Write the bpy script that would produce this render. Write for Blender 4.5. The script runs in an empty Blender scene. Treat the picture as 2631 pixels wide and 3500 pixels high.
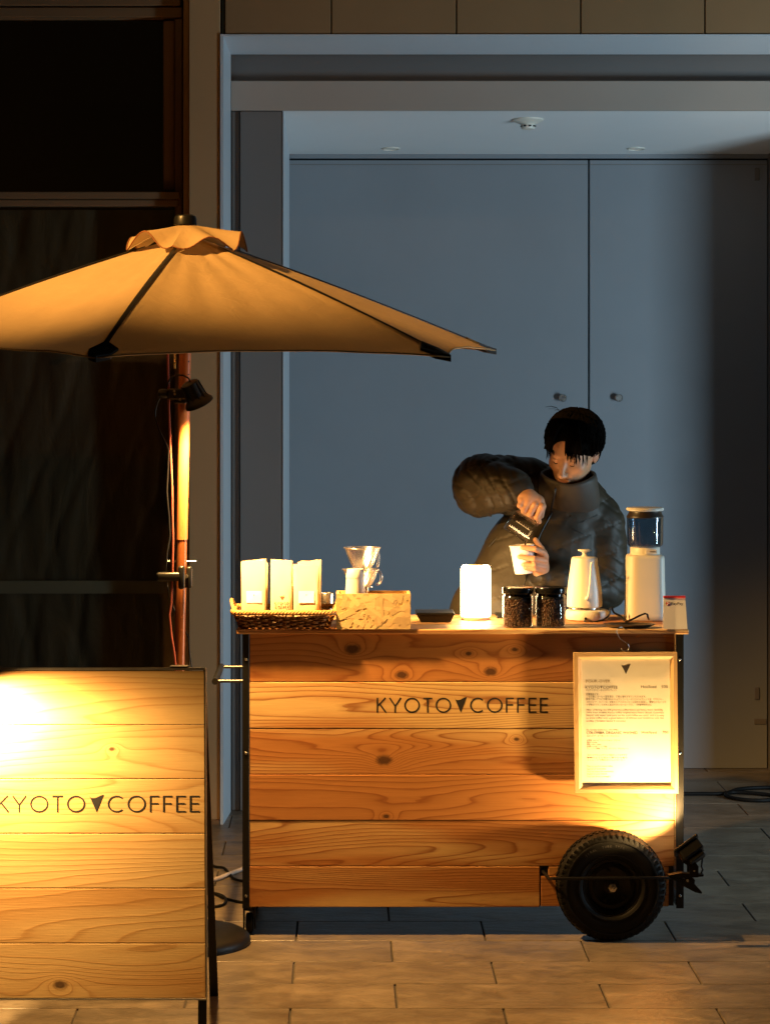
import bpy, bmesh, math, random
import numpy as np
from mathutils import Vector, Matrix

R = math.radians
random.seed(7)
SC = bpy.context.scene
COL = SC.collection

# ------------------------------------------------------------------ camera
F, HC, YH, XV = 9037.0, 1.78, 1295.0, 1165.0      # focal length in px, eye height, horizon row, vanishing column (2631x3500 frame)
cam_d = bpy.data.cameras.new('camera')
cam = bpy.data.objects.new('camera', cam_d)
COL.objects.link(cam)
cam.location = (0, 0, HC)
cam.rotation_euler = (R(90), 0, 0)
cam_d.sensor_fit = 'VERTICAL'
cam_d.sensor_height = 36.0
cam_d.sensor_width = 27.06
cam_d.lens = 36.0 * F / 3500.0
cam_d.shift_x = (1315.5 - XV) / 3500.0
cam_d.shift_y = -(1750.0 - YH) / 3500.0
cam_d.clip_start = 0.1
cam_d.clip_end = 400
SC.camera = cam

# ------------------------------------------------------------------ night sky
W = bpy.data.worlds.new('World')
SC.world = W
W.use_nodes = True
wn = W.node_tree
sky = wn.nodes.new('ShaderNodeTexSky')
sky.sky_type = 'NISHITA'
sky.sun_disc = False
sky.sun_elevation = R(1.0)
sky.sun_rotation = R(200)
bg = wn.nodes['Background']
bg.inputs['Strength'].default_value = 0.0045
wn.links.new(sky.outputs[0], bg.inputs[0])

def light(name, kind, loc, energy, color, target=None, size=0.1, angle=60, blend=0.5, parent=None):
    d = bpy.data.lights.new(name, kind)
    d.energy = energy
    d.color = color
    if kind == 'AREA':
        d.shape = 'RECTANGLE'
        d.size, d.size_y = size
    elif kind == 'SUN':
        d.angle = size
    else:
        d.shadow_soft_size = size
    if kind == 'SPOT':
        d.spot_size = R(angle)
        d.spot_blend = blend
    o = bpy.data.objects.new(name, d)
    COL.objects.link(o)
    o.location = loc
    if target is not None:
        o.rotation_euler = (Vector(target) - Vector(loc)).to_track_quat('-Z', 'Y').to_euler()
    if parent is not None:
        o.parent = parent
        o.matrix_parent_inverse = Matrix.Translation(-Vector(parent.location))
    return o

WARM = (1.0, 0.57, 0.20)
# cold light of the shop window across the lane (right, low), warm street lantern above the lane (left)
light('shop_window_light', 'AREA', (3.70, 8.20, 0.95), 125, (0.60, 0.84, 1.0), (2.35, 12.05, 1.1), size=(0.42, 1.5))
light('street_lantern_light', 'SPOT', (-3.0, 6.1, 4.4), 2100, (1.0, 0.50, 0.12), (-0.72, 8.15, 2.36), size=0.05, angle=25.5, blend=1.0)
light('lane_lamp_light', 'SPOT', (0.6, 2.0, 5.6), 140, (1.0, 0.55, 0.18), (0.4, 10.5, 4.5), size=0.08, angle=26, blend=0.8)

vs = SC.view_settings
vs.view_transform = 'Standard'
vs.look = 'None'
vs.exposure = 0.0
vs.gamma = 1.0
vs.use_curve_mapping = False
SC.cycles.use_denoising = True
SC.cycles.max_bounces = 8
SC.cycles.transparent_max_bounces = 16
SC.cycles.caustics_reflective = False
SC.cycles.caustics_refractive = False
SC.cycles.sample_clamp_indirect = 4.0

# ------------------------------------------------------------------ helpers
def at(px, py, Y):
    """point of the place seen at a photo position, at distance Y from the eye"""
    return Vector(((px - XV) * Y / F, Y, HC - (py - YH) * Y / F))

def X(px, Y): return (px - XV) * Y / F
def Z(py, Y): return HC - (py - YH) * Y / F

BASE = {}

class MB:
    def __init__(s):
        s.v = []; s.f = []; s.c = []; s.cur = None
    def _add(s, vs_, fs_):
        n = len(s.v)
        s.v += [tuple(v) for v in vs_]
        s.f += [tuple(i + n for i in f) for f in fs_]
        s.c += [s.cur] * len(fs_)
        return s
    def box(s, x0, x1, y0, y1, z0, z1):
        return s._add([(x0,y0,z0),(x1,y0,z0),(x1,y1,z0),(x0,y1,z0),(x0,y0,z1),(x1,y0,z1),(x1,y1,z1),(x0,y1,z1)],
                      [(0,3,2,1),(4,5,6,7),(0,1,5,4),(1,2,6,5),(2,3,7,6),(3,0,4,7)])
    def rbox(s, x0, x1, y0, y1, z0, z1, b=0.003, seg=2):
        bm = bmesh.new()
        bmesh.ops.create_cube(bm, size=1)
        for v in bm.verts:
            v.co = Vector(((x0+x1)/2 + v.co.x*(x1-x0), (y0+y1)/2 + v.co.y*(y1-y0), (z0+z1)/2 + v.co.z*(z1-z0)))
        bmesh.ops.bevel(bm, geom=bm.edges[:], offset=b, segments=seg, profile=0.5, affect='EDGES', clamp_overlap=True)
        return s._bm(bm)
    def _bm(s, bm):
        bm.verts.index_update()
        s._add([v.co for v in bm.verts], [[v.index for v in f.verts] for f in bm.faces])
        bm.free()
        return s
    def quad(s, *p):
        return s._add(p, [tuple(range(len(p)))])
    def prism(s, pts, d):
        """closed polygon pts (3D) extruded by vector d"""
        n = len(pts); d = Vector(d)
        a = [Vector(p) for p in pts]
        return s._add(a + [p + d for p in a],
                      [tuple(range(n))[::-1], tuple(range(n, 2*n))] + [(i, (i+1) % n, n+(i+1) % n, n+i) for i in range(n)])
    def tube(s, path, r, seg=8, cap=True, flat=1.0, up=None):
        path = [Vector(p) for p in path]
        n = len(path)
        rr = r if isinstance(r, (list, tuple)) else [r]*n
        t0 = (path[1]-path[0]).normalized()
        ref = Vector(up) if up else (Vector((0,0,1)) if abs(t0.z) < .9 else Vector((1,0,0)))
        u = (ref - t0*ref.dot(t0)).normalized()
        vs_ = []
        for i in range(n):
            a = path[max(i-1,0)]; b = path[min(i+1,n-1)]
            t = (b-a).normalized()
            u = (u - t*u.dot(t)).normalized()
            w = t.cross(u)
            for k in range(seg):
                an = 2*math.pi*k/seg
                vs_.append(path[i] + u*(math.cos(an)*rr[i]) + w*(math.sin(an)*rr[i]*flat))
        fs_ = []
        for i in range(n-1):
            for k in range(seg):
                k2 = (k+1) % seg
                fs_.append((i*seg+k, i*seg+k2, (i+1)*seg+k2, (i+1)*seg+k))
        if cap:
            fs_.append(tuple(range(seg))[::-1]); fs_.append(tuple((n-1)*seg+k for k in range(seg)))
        return s._add(vs_, fs_)
    def lathe(s, prof, c, axis=(0,0,1), seg=32, sx=1.0, sy=1.0, closed=False):
        """prof: (radius, height) pairs turned round axis through c"""
        ax = Vector(axis).normalized()
        q = Vector((0,0,1)).rotation_difference(ax)
        c = Vector(c); vs_ = []; m = len(prof)
        for (r, h) in prof:
            for k in range(seg):
                an = 2*math.pi*k/seg
                vs_.append(c + q @ Vector((r*math.cos(an)*sx, r*math.sin(an)*sy, h)))
        fs_ = []
        for i in range(m-1 if not closed else m):
            j = (i+1) % m
            for k in range(seg):
                k2 = (k+1) % seg
                fs_.append((i*seg+k, i*seg+k2, j*seg+k2, j*seg+k))
        if not closed:
            if prof[0][0] > 1e-6: fs_.append(tuple(range(seg))[::-1])
            if prof[-1][0] > 1e-6: fs_.append(tuple((m-1)*seg+k for k in range(seg)))
        return s._add(vs_, fs_)
    def xf(s, M, start=0):
        for i in range(start, len(s.v)):
            s.v[i] = tuple(M @ Vector(s.v[i]))
        return s

def mesh_of(name, mb, m, off=(0,0,0), smooth=False):
    me = bpy.data.meshes.new(name)
    v = np.array(mb.v, dtype=float) - np.array(off)
    me.from_pydata(v.tolist(), [], mb.f)
    if any(c is not None for c in mb.c):
        at_ = me.color_attributes.new('tone', 'FLOAT_COLOR', 'CORNER')
        i = 0
        for f, c in zip(mb.f, mb.c):
            c = c if c is not None else (1,1,1)
            for _ in f:
                at_.data[i].color = (c[0], c[1], c[2], 1); i += 1
    me.update()
    if smooth is True:
        for p in me.polygons: p.use_smooth = True
    elif smooth:
        for p in me.polygons: p.use_smooth = True
        me.set_sharp_from_angle(angle=R(smooth))
    if m is not None: me.materials.append(m)
    return me

def thing(name, label, cat, base, group=None):
    o = bpy.data.objects.new(name, None)
    o.empty_display_size = 0.05
    COL.objects.link(o)
    o.location = base
    BASE[o.name] = Vector(base)
    o['label'] = label; o['category'] = cat
    if group: o['group'] = group
    return o

def part(name, mb, m, parent, smooth=False, label=None, kind=None):
    """mesh in world coordinates hung under its thing"""
    base = BASE[parent.name]
    o = bpy.data.objects.new(name, mesh_of(name, mb, m, base, smooth))
    COL.objects.link(o)
    o.parent = parent
    BASE[o.name] = base
    if label: o['label'] = label
    if kind: o['kind'] = kind
    return o

def single(name, mb, m, label, cat, base, group=None, smooth=False):
    o = bpy.data.objects.new(name, mesh_of(name, mb, m, base, smooth))
    COL.objects.link(o)
    o.location = base
    BASE[o.name] = Vector(base)
    o['label'] = label; o['category'] = cat
    if group: o['group'] = group
    return o

def struct(name, mb, m, smooth=False):
    o = bpy.data.objects.new(name, mesh_of(name, mb, m, (0,0,0), smooth))
    COL.objects.link(o)
    BASE[o.name] = Vector((0,0,0))
    o['kind'] = 'structure'
    return o

# ------------------------------------------------------------------ materials
class NT:
    def __init__(s, name):
        s.m = bpy.data.materials.new(name); s.m.use_nodes = True
        s.t = s.m.node_tree; s.b = s.t.nodes['Principled BSDF']
    def n(s, typ, **kw):
        nd = s.t.nodes.new(typ)
        for k, v in kw.items():
            if k.startswith('i_'):
                key = k[2:]
                nd.inputs[int(key) if key.isdigit() else key.replace('_', ' ')].default_value = v
            else: setattr(nd, k, v)
        return nd
    def l(s, a, b): s.t.links.new(a, b)
    def math(s, op, a, b=None, c=None):
        nd = s.t.nodes.new('ShaderNodeMath'); nd.operation = op
        for i, x in enumerate((a, b, c)):
            if x is None: continue
            if isinstance(x, (int, float)): nd.inputs[i].default_value = x
            else: s.l(x, nd.inputs[i])
        return nd.outputs[0]
    def mix(s, f, a, b, mode='MIX'):
        nd = s.t.nodes.new('ShaderNodeMix'); nd.data_type = 'RGBA'; nd.blend_type = mode
        for i, x in ((0, f), (6, a), (7, b)):
            if isinstance(x, (int, float)): nd.inputs[i].default_value = x
            elif isinstance(x, tuple): nd.inputs[i].default_value = (*x, 1) if len(x) == 3 else x
            else: s.l(x, nd.inputs[i])
        return nd.outputs[2]
    def noise(s, vec, scale, detail=2, rough=.5, dist=0.0, w=None):
        nd = s.t.nodes.new('ShaderNodeTexNoise')
        if w is not None:
            nd.noise_dimensions = '4D'; nd.inputs['W'].default_value = w
        nd.inputs['Scale'].default_value = scale; nd.inputs['Detail'].default_value = detail
        nd.inputs['Roughness'].default_value = rough; nd.inputs['Distortion'].default_value = dist
        if vec is not None: s.l(vec, nd.inputs['Vector'])
        return nd.outputs[0]
    def obj(s): return s.n('ShaderNodeTexCoord').outputs['Object']
    def stretch(s, vec, sc):
        nd = s.n('ShaderNodeMapping'); nd.inputs['Scale'].default_value = sc
        s.l(vec, nd.inputs['Vector']); return nd.outputs[0]
    def ramp(s, fac, stops, interp='LINEAR'):
        nd = s.n('ShaderNodeValToRGB'); cr = nd.color_ramp; cr.interpolation = interp
        while len(cr.elements) < len(stops): cr.elements.new(.5)
        for e, (p, c) in zip(cr.elements, stops):
            e.position = p; e.color = (*c, 1) if len(c) == 3 else c
        s.l(fac, nd.inputs[0]); return nd.outputs[0]
    def bump(s, h, strength=.3, dist=.002):
        nd = s.n('ShaderNodeBump'); nd.inputs['Strength'].default_value = strength; nd.inputs['Distance'].default_value = dist
        s.l(h, nd.inputs['Height']); s.l(nd.outputs[0], s.b.inputs['Normal'])

def plain(name, col, rough=.5, metal=0.0, var=.12, scale=12, bump=0.0, bscale=200, spec=None, coat=0.0, rvar=.08):
    t = NT(name); v = t.obj()
    n = t.noise(v, scale, 4, .6)
    k = t.math('MULTIPLY_ADD', n, 2*var, 1-var)
    nd = t.n('ShaderNodeMix', data_type='RGBA', blend_type='MULTIPLY')
    nd.inputs[0].default_value = 1; nd.inputs[6].default_value = (*col, 1)
    t.l(k, nd.inputs[7]); t.l(nd.outputs[2], t.b.inputs['Base Color'])
    n2 = t.noise(v, scale*3, 3)
    t.l(t.math('MULTIPLY_ADD', n2, 2*rvar, rough-rvar), t.b.inputs['Roughness'])
    t.b.inputs['Metallic'].default_value = metal
    if spec is not None: t.b.inputs['Specular IOR Level'].default_value = spec
    if coat: t.b.inputs['Coat Weight'].default_value = coat; t.b.inputs['Coat Roughness'].default_value = .15
    if bump: t.bump(t.noise(v, bscale, 3), bump, .001)
    return t.m

def wood(name, seed, sap=(.68,.46,.20), heart=(.46,.20,.06), dark=(.25,.08,.02), red=.5, knots=(), rings=20, axis='x', zs=7.5, rough=.5, contrast=.84):
    t = NT(name); v = t.obj()
    sx = t.n('ShaderNodeSeparateXYZ'); t.l(v, sx.inputs[0])
    lx, lz = (sx.outputs[0], sx.outputs[2]) if axis == 'x' else (sx.outputs[2], sx.outputs[0])
    ly = sx.outputs[1]
    cb = t.n('ShaderNodeCombineXYZ'); t.l(lx, cb.inputs[0]); t.l(ly, cb.inputs[1]); t.l(lz, cb.inputs[2])
    vec = cb.outputs[0]
    f = t.noise(t.stretch(vec, (.85, .85, zs)), 1.0, 1.2, .45, .2, w=seed)
    f2 = t.noise(t.stretch(vec, (5, 5, 30)), 1.0, 2, .5, w=seed+9)
    fld = t.math('MULTIPLY_ADD', f2, .045, t.math('MULTIPLY_ADD', lz, 2.6 if int(seed) % 2 else -2.6, f))
    kd = None
    for (kx, kz, kr) in knots:
        dx = t.math('MULTIPLY', t.math('SUBTRACT', lx, kx), .62)
        dz = t.math('SUBTRACT', lz, kz)
        d = t.math('SQRT', t.math('ADD', t.math('MULTIPLY', dx, dx), t.math('MULTIPLY', dz, dz)))
        g = t.math('EXPONENT', t.math('MULTIPLY', d, -1.0/(kr*1.5)))
        fld = t.math('MULTIPLY_ADD', g, .30, fld)
        dn = t.math('MULTIPLY_ADD', t.noise(vec, 90, 2), .5*kr, t.math('SUBTRACT', d, .25*kr))
        kk = t.math('SMOOTH_MIN', 1.0, t.math('MAXIMUM', 0.0, t.math('MULTIPLY_ADD', dn, -1.8/kr, 1.9)), .2)
        kd = kk if kd is None else t.math('MAXIMUM', kd, kk)
    ring = t.math('FRACT', t.math('MULTIPLY', fld, float(rings)))
    late = t.ramp(ring, [(0.0, (.35,)*3), (.10, (.0,)*3), (.5, (.08,)*3), (.80, (.34,)*3), (.95, (1,)*3), (1.0, (.75,)*3)])
    hb = t.noise(t.stretch(vec, (1.2, 1.2, 9)), 1.0, 2, .5, w=seed+3)
    hm = t.ramp(hb, [(max(.02, .52-red*.35), (0,)*3), (min(.98, .72-red*.35), (1,)*3)])
    base = t.mix(hm, sap, heart)
    fine = t.noise(t.stretch(vec, (14, 14, 420)), 1.0, 2, .6, w=seed)
    base = t.mix(t.math('MULTIPLY', late, contrast), base, dark)
    base = t.mix(.22, base, t.ramp(fine, [(.25, (.30, .30, .30)), (.75, (1, 1, 1))]), 'MULTIPLY')
    if kd is not None:
        base = t.mix(t.math('MULTIPLY', kd, .88), base, (.045, .018, .008))
    t.l(base, t.b.inputs['Base Color'])
    t.l(t.math('MULTIPLY_ADD', fine, .2, rough-.1), t.b.inputs['Roughness'])
    t.b.inputs['Specular IOR Level'].default_value = .3
    h = t.math('ADD', t.math('MULTIPLY', late, .6), t.math('MULTIPLY', fine, .8))
    t.bump(h, .28, .0014)
    return t.m

def glassy(name, tint=(.95,.96,.97), refl=(1,1,1), rough=.02, ior=1.45, base=.0):
    t = NT(name)
    t.t.nodes.remove(t.b)
    out = t.t.nodes['Material Output']
    tr = t.n('ShaderNodeBsdfTransparent'); tr.inputs[0].default_value = (*tint, 1)
    gl = t.n('ShaderNodeBsdfGlossy'); gl.inputs[0].default_value = (*refl, 1); gl.inputs['Roughness'].default_value = rough
    lw = t.n('ShaderNodeLayerWeight'); lw.inputs[0].default_value = .5
    mx = t.n('ShaderNodeMixShader')
    f = t.math('MULTIPLY_ADD', t.math('POWER', lw.outputs['Facing'], 4.0), .82, .035*(ior/1.45)**2+base)
    t.l(f, mx.inputs[0]); t.l(tr.outputs[0], mx.inputs[1]); t.l(gl.outputs[0], mx.inputs[2])
    t.l(mx.outputs[0], out.inputs[0])
    return t.m

def emitter(name, col, strength):
    t = NT(name)
    t.b.inputs['Base Color'].default_value = (*col, 1)
    t.b.inputs['Emission Color'].default_value = (*col, 1)
    t.b.inputs['Emission Strength'].default_value = strength
    return t.m

def toned(name, rough=.6, bump=.2, bscale=120, spec=.3):
    """colour from the piece's own tone attribute"""
    t = NT(name); v = t.obj()
    a = t.n('ShaderNodeAttribute', attribute_name='tone')
    n = t.noise(v, 40, 4)
    t.l(t.mix(.35, a.outputs[0], t.ramp(n, [(.2, (.5,)*3), (.8, (1,)*3)]), 'MULTIPLY'), t.b.inputs['Base Color'])
    t.b.inputs['Roughness'].default_value = rough
    t.b.inputs['Specular IOR Level'].default_value = spec
    t.bump(t.noise(v, bscale, 3), bump, .001)
    return t.m

M = {}
M['black_iron'] = plain('black_iron', (.006,.0057,.0053), .45, .0, .3, 30, .15, 300, spec=.22)
M['black_plastic'] = plain('black_plastic', (.008,.008,.008), .36, 0, .2, 30, spec=.35)
M['black_rubber'] = plain('black_rubber', (.005,.0047,.0043), .6, 0, .3, 25, .2, 260, spec=.16)
M['steel'] = plain('steel', (.55,.53,.50), .28, 1.0, .1, 20)
M['alu'] = plain('brushed_aluminium', (.55,.50,.42), .38, 1.0, .1, 20)
M['white_enamel'] = plain('white_enamel', (.74,.70,.60), .42, 0, .04, 10)
M['cream_plastic'] = plain('cream_plastic', (.66,.62,.52), .45, 0, .04, 10)
M['paper_white'] = plain('white_card', (.80,.78,.72), .7, 0, .04, 20)
M['black_ink'] = plain('black_ink', (.010,.008,.008), .6, 0, .2, 20)
M['kraft'] = plain('kraft_paper', (.62,.50,.33), .75, 0, .10, 14, .25, 60)
M['kraft_dark'] = plain('kraft_paper_brown', (.30,.16,.06), .75, 0, .12, 14, .2, 60)
M['glass'] = glassy('clear_glass')
M['smoke_glass'] = glassy('smoked_glass', (.60,.66,.70), base=.02)

# ------------------------------------------------------------------ floor of stone tiles
YR = 8.363                                   # a joint between two rows of tiles
tg = NT('grout'); tg.b.inputs['Base Color'].default_value = (.055,.046,.038,1); tg.b.inputs['Roughness'].default_value = .9
fl = MB(); fl.quad((-60,-40,0),(60,-40,0),(60,70,0),(-60,70,0))
floor = struct('floor', fl, tg.m)
floor.location.z = -.0035
BASE[floor.name] = Vector((0,0,-.0035))

def tile_mat(i):
    t = NT('stone_tile_%d' % i)
    g = t.n('ShaderNodeNewGeometry').outputs['Position']
    oi = t.n('ShaderNodeObjectInfo')
    off = t.n('ShaderNodeVectorMath', operation='MULTIPLY_ADD'); off.inputs[1].default_value = (1,1,1)
    t.l(g, off.inputs[0])
    cb = t.n('ShaderNodeCombineXYZ'); rnd = t.math('MULTIPLY', oi.outputs['Random'], 37.0)
    t.l(rnd, cb.inputs[0]); t.l(rnd, cb.inputs[1]); t.l(cb.outputs[0], off.inputs[2])
    v = t.stretch(off.outputs[0], (2.2, 4.2, 1))
    a = t.noise(v, 1.6, 6, .62, 1.1)
    b = t.noise(off.outputs[0], 9, 5, .65, .4)
    c = t.ramp(a, [(.25, (.115,.090,.063)), (.5, (.205,.165,.117)), (.8, (.31,.25,.18))])
    vein = t.ramp(t.noise(v, 2.4, 3, .5, 2.2), [(.46, (1,)*3), (.5, (.78,)*3), (.54, (1,)*3)])
    c = t.mix(1.0, c, vein, 'MULTIPLY')
    c = t.mix(.7, c, t.ramp(b, [(.25, (.55,)*3), (.75, (1.15,)*3)]), 'MULTIPLY')
    st = t.ramp(t.noise(g, 1.1, 4, .6, .8), [(.35, (.72,.70,.68)), (.6, (1,1,1))])
    c = t.mix(.8, c, st, 'MULTIPLY')
    sh = t.ramp(oi.outputs['Random'], [(0, (.84,.84,.85)), (1, (1.08,1.06,1.02))])
    c = t.mix(1.0, c, sh, 'MULTIPLY')
    sp = t.ramp(t.noise(off.outputs[0], 260, 1), [(.24, (.35,)*3), (.28, (1,)*3)])
    c = t.mix(.6, c, sp, 'MULTIPLY')
    t.l(c, t.b.inputs['Base Color'])
    t.l(t.math('MULTIPLY_ADD', b, .30, .22), t.b.inputs['Roughness'])
    t.bump(t.math('MULTIPLY_ADD', b, .6, a), .8, .008)
    return t.m
tm = tile_mat(0)
tb = MB(); tb.rbox(-.2972, .2972, -.1486, .1486, -.009, .0035, .0018, 1)
tmesh = mesh_of('tile', tb, tm)
hb = MB(); hb.rbox(-.2972, .2972, -.1486, .1486, -.009, .0035, .0018, 1)
for k in range(-6, 14):
    y = YR + .3*k + .15
    if y > 12.2: break
    j0 = .458 if k % 2 == 0 else .158
    half = 1266*1.12*y/F
    cx_ = (150+XV-1165)*y/F
    i0 = int(math.floor((cx_-half-j0)/.6))-1
    i1 = int(math.ceil((cx_+half-j0)/.6))+1
    for i in range(i0, i1):
        o = bpy.data.objects.new('tile', tmesh); COL.objects.link(o); o.parent = floor
        o.location = (j0+.6*i+.3, y, .0035 + random.uniform(-.0006, .0004))
        o.rotation_euler = (random.uniform(-.0015,.0015), random.uniform(-.001,.001), random.uniform(-.0012,.0012))

# ------------------------------------------------------------------ building
YF, YI, YB = 10.55, 10.85, 12.05             # facade face, inner portal, rear wall of the recess
bld = thing('storefront_building', 'brown tiled shop building with pale recessed bay behind the cart', 'building', (0, YF, 0))
M['brown_tile'] = plain('brown_wall_tile', (.27,.16,.07), .6, 0, .10, 5, .2, 80)
M['bronze'] = plain('bronze_frame_paint', (.20,.11,.05), .5, 0, .08, 8)
M['pilaster'] = plain('tan_metal_panel', (.43,.26,.12), .5, 0, .04, 4)
M['grey_frame'] = plain('pale_grey_frame', (.55,.60,.64), .45, 0, .04, 6)
M['taupe'] = plain('taupe_panel', (.37,.31,.26), .5, 0, .05, 4)
M['taupe_dark'] = plain('dark_taupe_panel', (.165,.15,.14), .5, 0, .05, 4)
M['ceiling'] = plain('recess_ceiling_paint', (.80,.81,.80), .8, 0, .03, 3)
M['door'] = plain('grey_door_paint', (.225,.242,.262), .55, 0, .09, 2.2, .05, 60, rvar=.15)
M['groove'] = plain('dark_gap', (.012,.014,.016), .8)
M['dark_room'] = plain('dark_interior', (.010,.009,.008), .9)

# facade above the bay: tiles with open joints
zt0 = Z(121, YF); zt1 = 4.6
w = MB(); w.box(X(760,YF)+.004, 6.0, YF+.02, YF+.29, zt0+.003, zt1)
part('lintel_wall', w, M['groove'], bld)
xs = [X(p, YF) for p in (768, 1132, 1559, 1983, 2407, 2831, 3255)]
for a, b in zip(xs[:-1], xs[1:]):
    for r in range(3):
        z0 = zt0 + .005 + r*.497
        w = MB(); w.rbox(a+.0025, b-.0025, YF, YF+.03, z0, z0+.492, .002, 1)
        part('wall_tile', w, M['brown_tile'], bld)
# splayed pale frame of the bay: top and left
xo, xi = X(764, YF), X(789, YI); zo, zi = Z(124, YF), Z(186, YI); xr = 2.75
w = MB(); w.prism([(xo, YF+.003, zo), (xr, YF+.003, zo), (xr, YI, zi), (xi, YI, zi)], (0, .004, .006))
part('bay_frame_top', w, M['grey_frame'], bld)
w = MB(); w.prism([(xo, YF+.003, 0), (xo, YF+.003, zo), (xi, YI, zi), (xi, YI, 0)], (-.006, .004, 0))
part('bay_frame_side', w, M['grey_frame'], bld)
w = MB(); w.box(xo-.012, xo-.001, YF-.008, YF+.02, 0, zo+.008)
w.box(xo-.001, xr, YF-.006, YF+.018, zo, zo+.007)
part('frame_lip', w, M['steel'] if False else M['grey_frame'], bld)
# shutter slot and beam
zb1, zb0 = Z(276, YI), Z(377, YI)
w = MB()
w.box(xi, xr, YI+.045, YI+.065, zb1-.02, zi+.02)
w.box(xi, xr, YI+.002, YI+.045, zi+.001, zi+.02)
w.box(xi-.02, xi, YI+.004, YI+.045, zb1, zi)
part('shutter_slot', w, M['taupe_dark'], bld)
w = MB(); w.rbox(xi+.001, xr, YI, YI+.25, zb0, zb1, .002, 1)
part('beam', w, M['taupe'], bld)
# pillar panel left of the doors
xp = X(967, YI+.02)
w = MB(); w.rbox(xi+.001, X(818,YI), YI+.035, YI+.3, .004, zb0-.001, .002, 1)
part('pillar_return', w, M['taupe_dark'], bld)
w = MB(); w.rbox(X(818,YI)+.002, xp, YI+.02, YI+.3, .004, zb0-.001, .003, 1)
part('pillar_panel', w, M['taupe_dark'], bld)
w = MB(); w.box(xp+.0005, xp+.004, YI+.016, YB, .004, zb0)
part('pillar_edge_trim', w, M['grey_frame'], bld)
w = MB(); w.box(xp-.3, xp-.002, YI+.3, YB, 0, zb0)
part('recess_side_wall', w, M['taupe'], bld)
# ceiling falls a little to the rear
zc1 = Z(527, YB)
w = MB(); w.prism([(xp-.01, YI+.001, zb0+.002), (3.4, YI+.001, zb0+.002), (3.4, YB+.02, zc1), (xp-.01, YB+.02, zc1)], (0, 0, .03))
part('recess_ceiling', w, M['ceiling'], bld)
# rear wall: header, two tall doors
w = MB(); w.box(xp, 3.4, YB+.03, YB+.06, -.01, 3.0)
part('rear_wall', w, M['groove'], bld)
zd1 = Z(547, YB); zd0 = Z(2627, YB)
w = MB(); w.box(xp+.004, 3.0, YB+.006, YB+.03, zd1+.008, zc1+.02)
part('door_header', w, M['door'], bld)
xd = X(2011, YB); xe = X(2624, YB); xl = X(955, YB)
def door(x0, x1, kx, hx, lab):
    w = MB(); w.rbox(x0, x1, YB, YB+.03, zd0, zd1, .003, 1)
    d = part('door', w, M['door'], bld, label=lab)
    w = MB(); c = at(kx, 1360, YB)
    w.lathe([(.017,0),(.017,.004),(.009,.006),(.009,.018),(.016,.026),(.0175,.034),(.014,.038),(0,.038)], (c.x, YB, c.z), (0,-1,0), 20)
    part('knob', w, M['steel'], d, 40)
    for py in (596, 2370):
        w = MB(); c = at(hx, py, YB)
        w.rbox(c.x-.011, c.x+.011, YB-.006, YB, c.z-.028, c.z+.028, .002, 1)
        part('hinge', w, M['taupe_dark'], d)
    w = MB(); w.box(x0+.002, x1-.002, YB-.0012, YB, zd1-.022, zd1-.019)
    part('top_seam', w, M['taupe_dark'], d)
    return d
door(xl, xd-.0035, 1921, 975, 'wide left door with a round knob')
d2 = door(xd+.0035, xe-.004, 2112, 2585, 'narrow right door with a round knob')
w = MB(); c = at(2596, 2466, YB); w.rbox(c.x-.028, c.x+.028, YB-.004, YB, c.z-.013, c.z+.013, .002, 1)
part('lock_plate', w, M['taupe_dark'], d2)
w = MB(); w.box(xe, 3.0, YB-.012, YB+.03, 0, zc1+.02)
part('door_jamb', w, M['taupe_dark'], bld)
# right end of the bay
w = MB(); w.box(2.40, 2.75, YF-.02, YI+.22, 0, 4.6)
part('bay_end_pier', w, M['brown_tile'], bld)
w = MB(); w.box(2.75, 6.0, YF, YF+.3, 0, zt0)
part('side_wall', w, M['brown_tile'], bld)

# left: pilaster and window bay
YW = 10.66
w = MB(); w.rbox(X(646,YF), xo-.013, YF, YF+.2, .02, 4.6, .003, 1)
part('pilaster', w, M['pilaster'], bld)
w = MB(); w.box(X(648,YF), xo-.016, YF-.006, YF+.1, 0, .02)
part('pilaster_foot', w, M['bronze'], bld)
w = MB(); w.rbox(X(626,YF), X(646,YF)-.001, YF+.03, YF+.2, 0, 4.6, .003, 1)
part('pilaster_trim', w, M['pilaster'], bld)
win = thing('shop_window', 'dark shop window with bronze frame left of the parasol pole', 'window', (X(200,YW), YW, 0))
zz = lambda p: Z(p, YW)
w = MB(); x0 = -3.2
w.rbox(x0, X(624,YW), YW-.03, YW+.05, zz(62), zz(28), .003, 1)
w.rbox(x0, X(620,YW), YW-.045, YW+.05, zz(24), zz(-6), .003, 1)
part('head_rail', w, M['bronze'], win)
w = MB(); w.rbox(X(598,YW), X(624,YW), YW-.005, YW+.06, 0, zz(64), .003, 1)
w.rbox(X(557,YW), X(596,YW), YW+.02, YW+.07, zz(652), zz(68), .003, 1)
part('jamb', w, M['bronze'], win)
w = MB()
w.rbox(x0, X(617,YW), YW-.04, YW+.05, zz(682), zz(657), .003, 1)
w.rbox(x0, X(612,YW), YW-.028, YW+.05, zz(706), zz(684), .003, 1)
part('transom', w, M['bronze'], win)
w = MB(); w.rbox(x0, X(557,YW), YW+.02, YW+.07, zz(64), zz(57), .002, 1)
w.rbox(x0, X(600,YW), YW-.01, YW+.06, .0, .10, .003, 1)
part('sill_rail', w, M['bronze'], win)
M['window_glass'] = glassy('window_glass', (.75,.75,.72), rough=.03, ior=1.5)
w = MB(); w.box(x0, X(557,YW)+.004, YW+.04, YW+.046, zz(656), zz(60))
part('pane', w, M['window_glass'], win, label='upper pane')
w = MB(); w.box(x0, X(600,YW)+.002, YW+.03, YW+.036, .09, zz(700))
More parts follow.
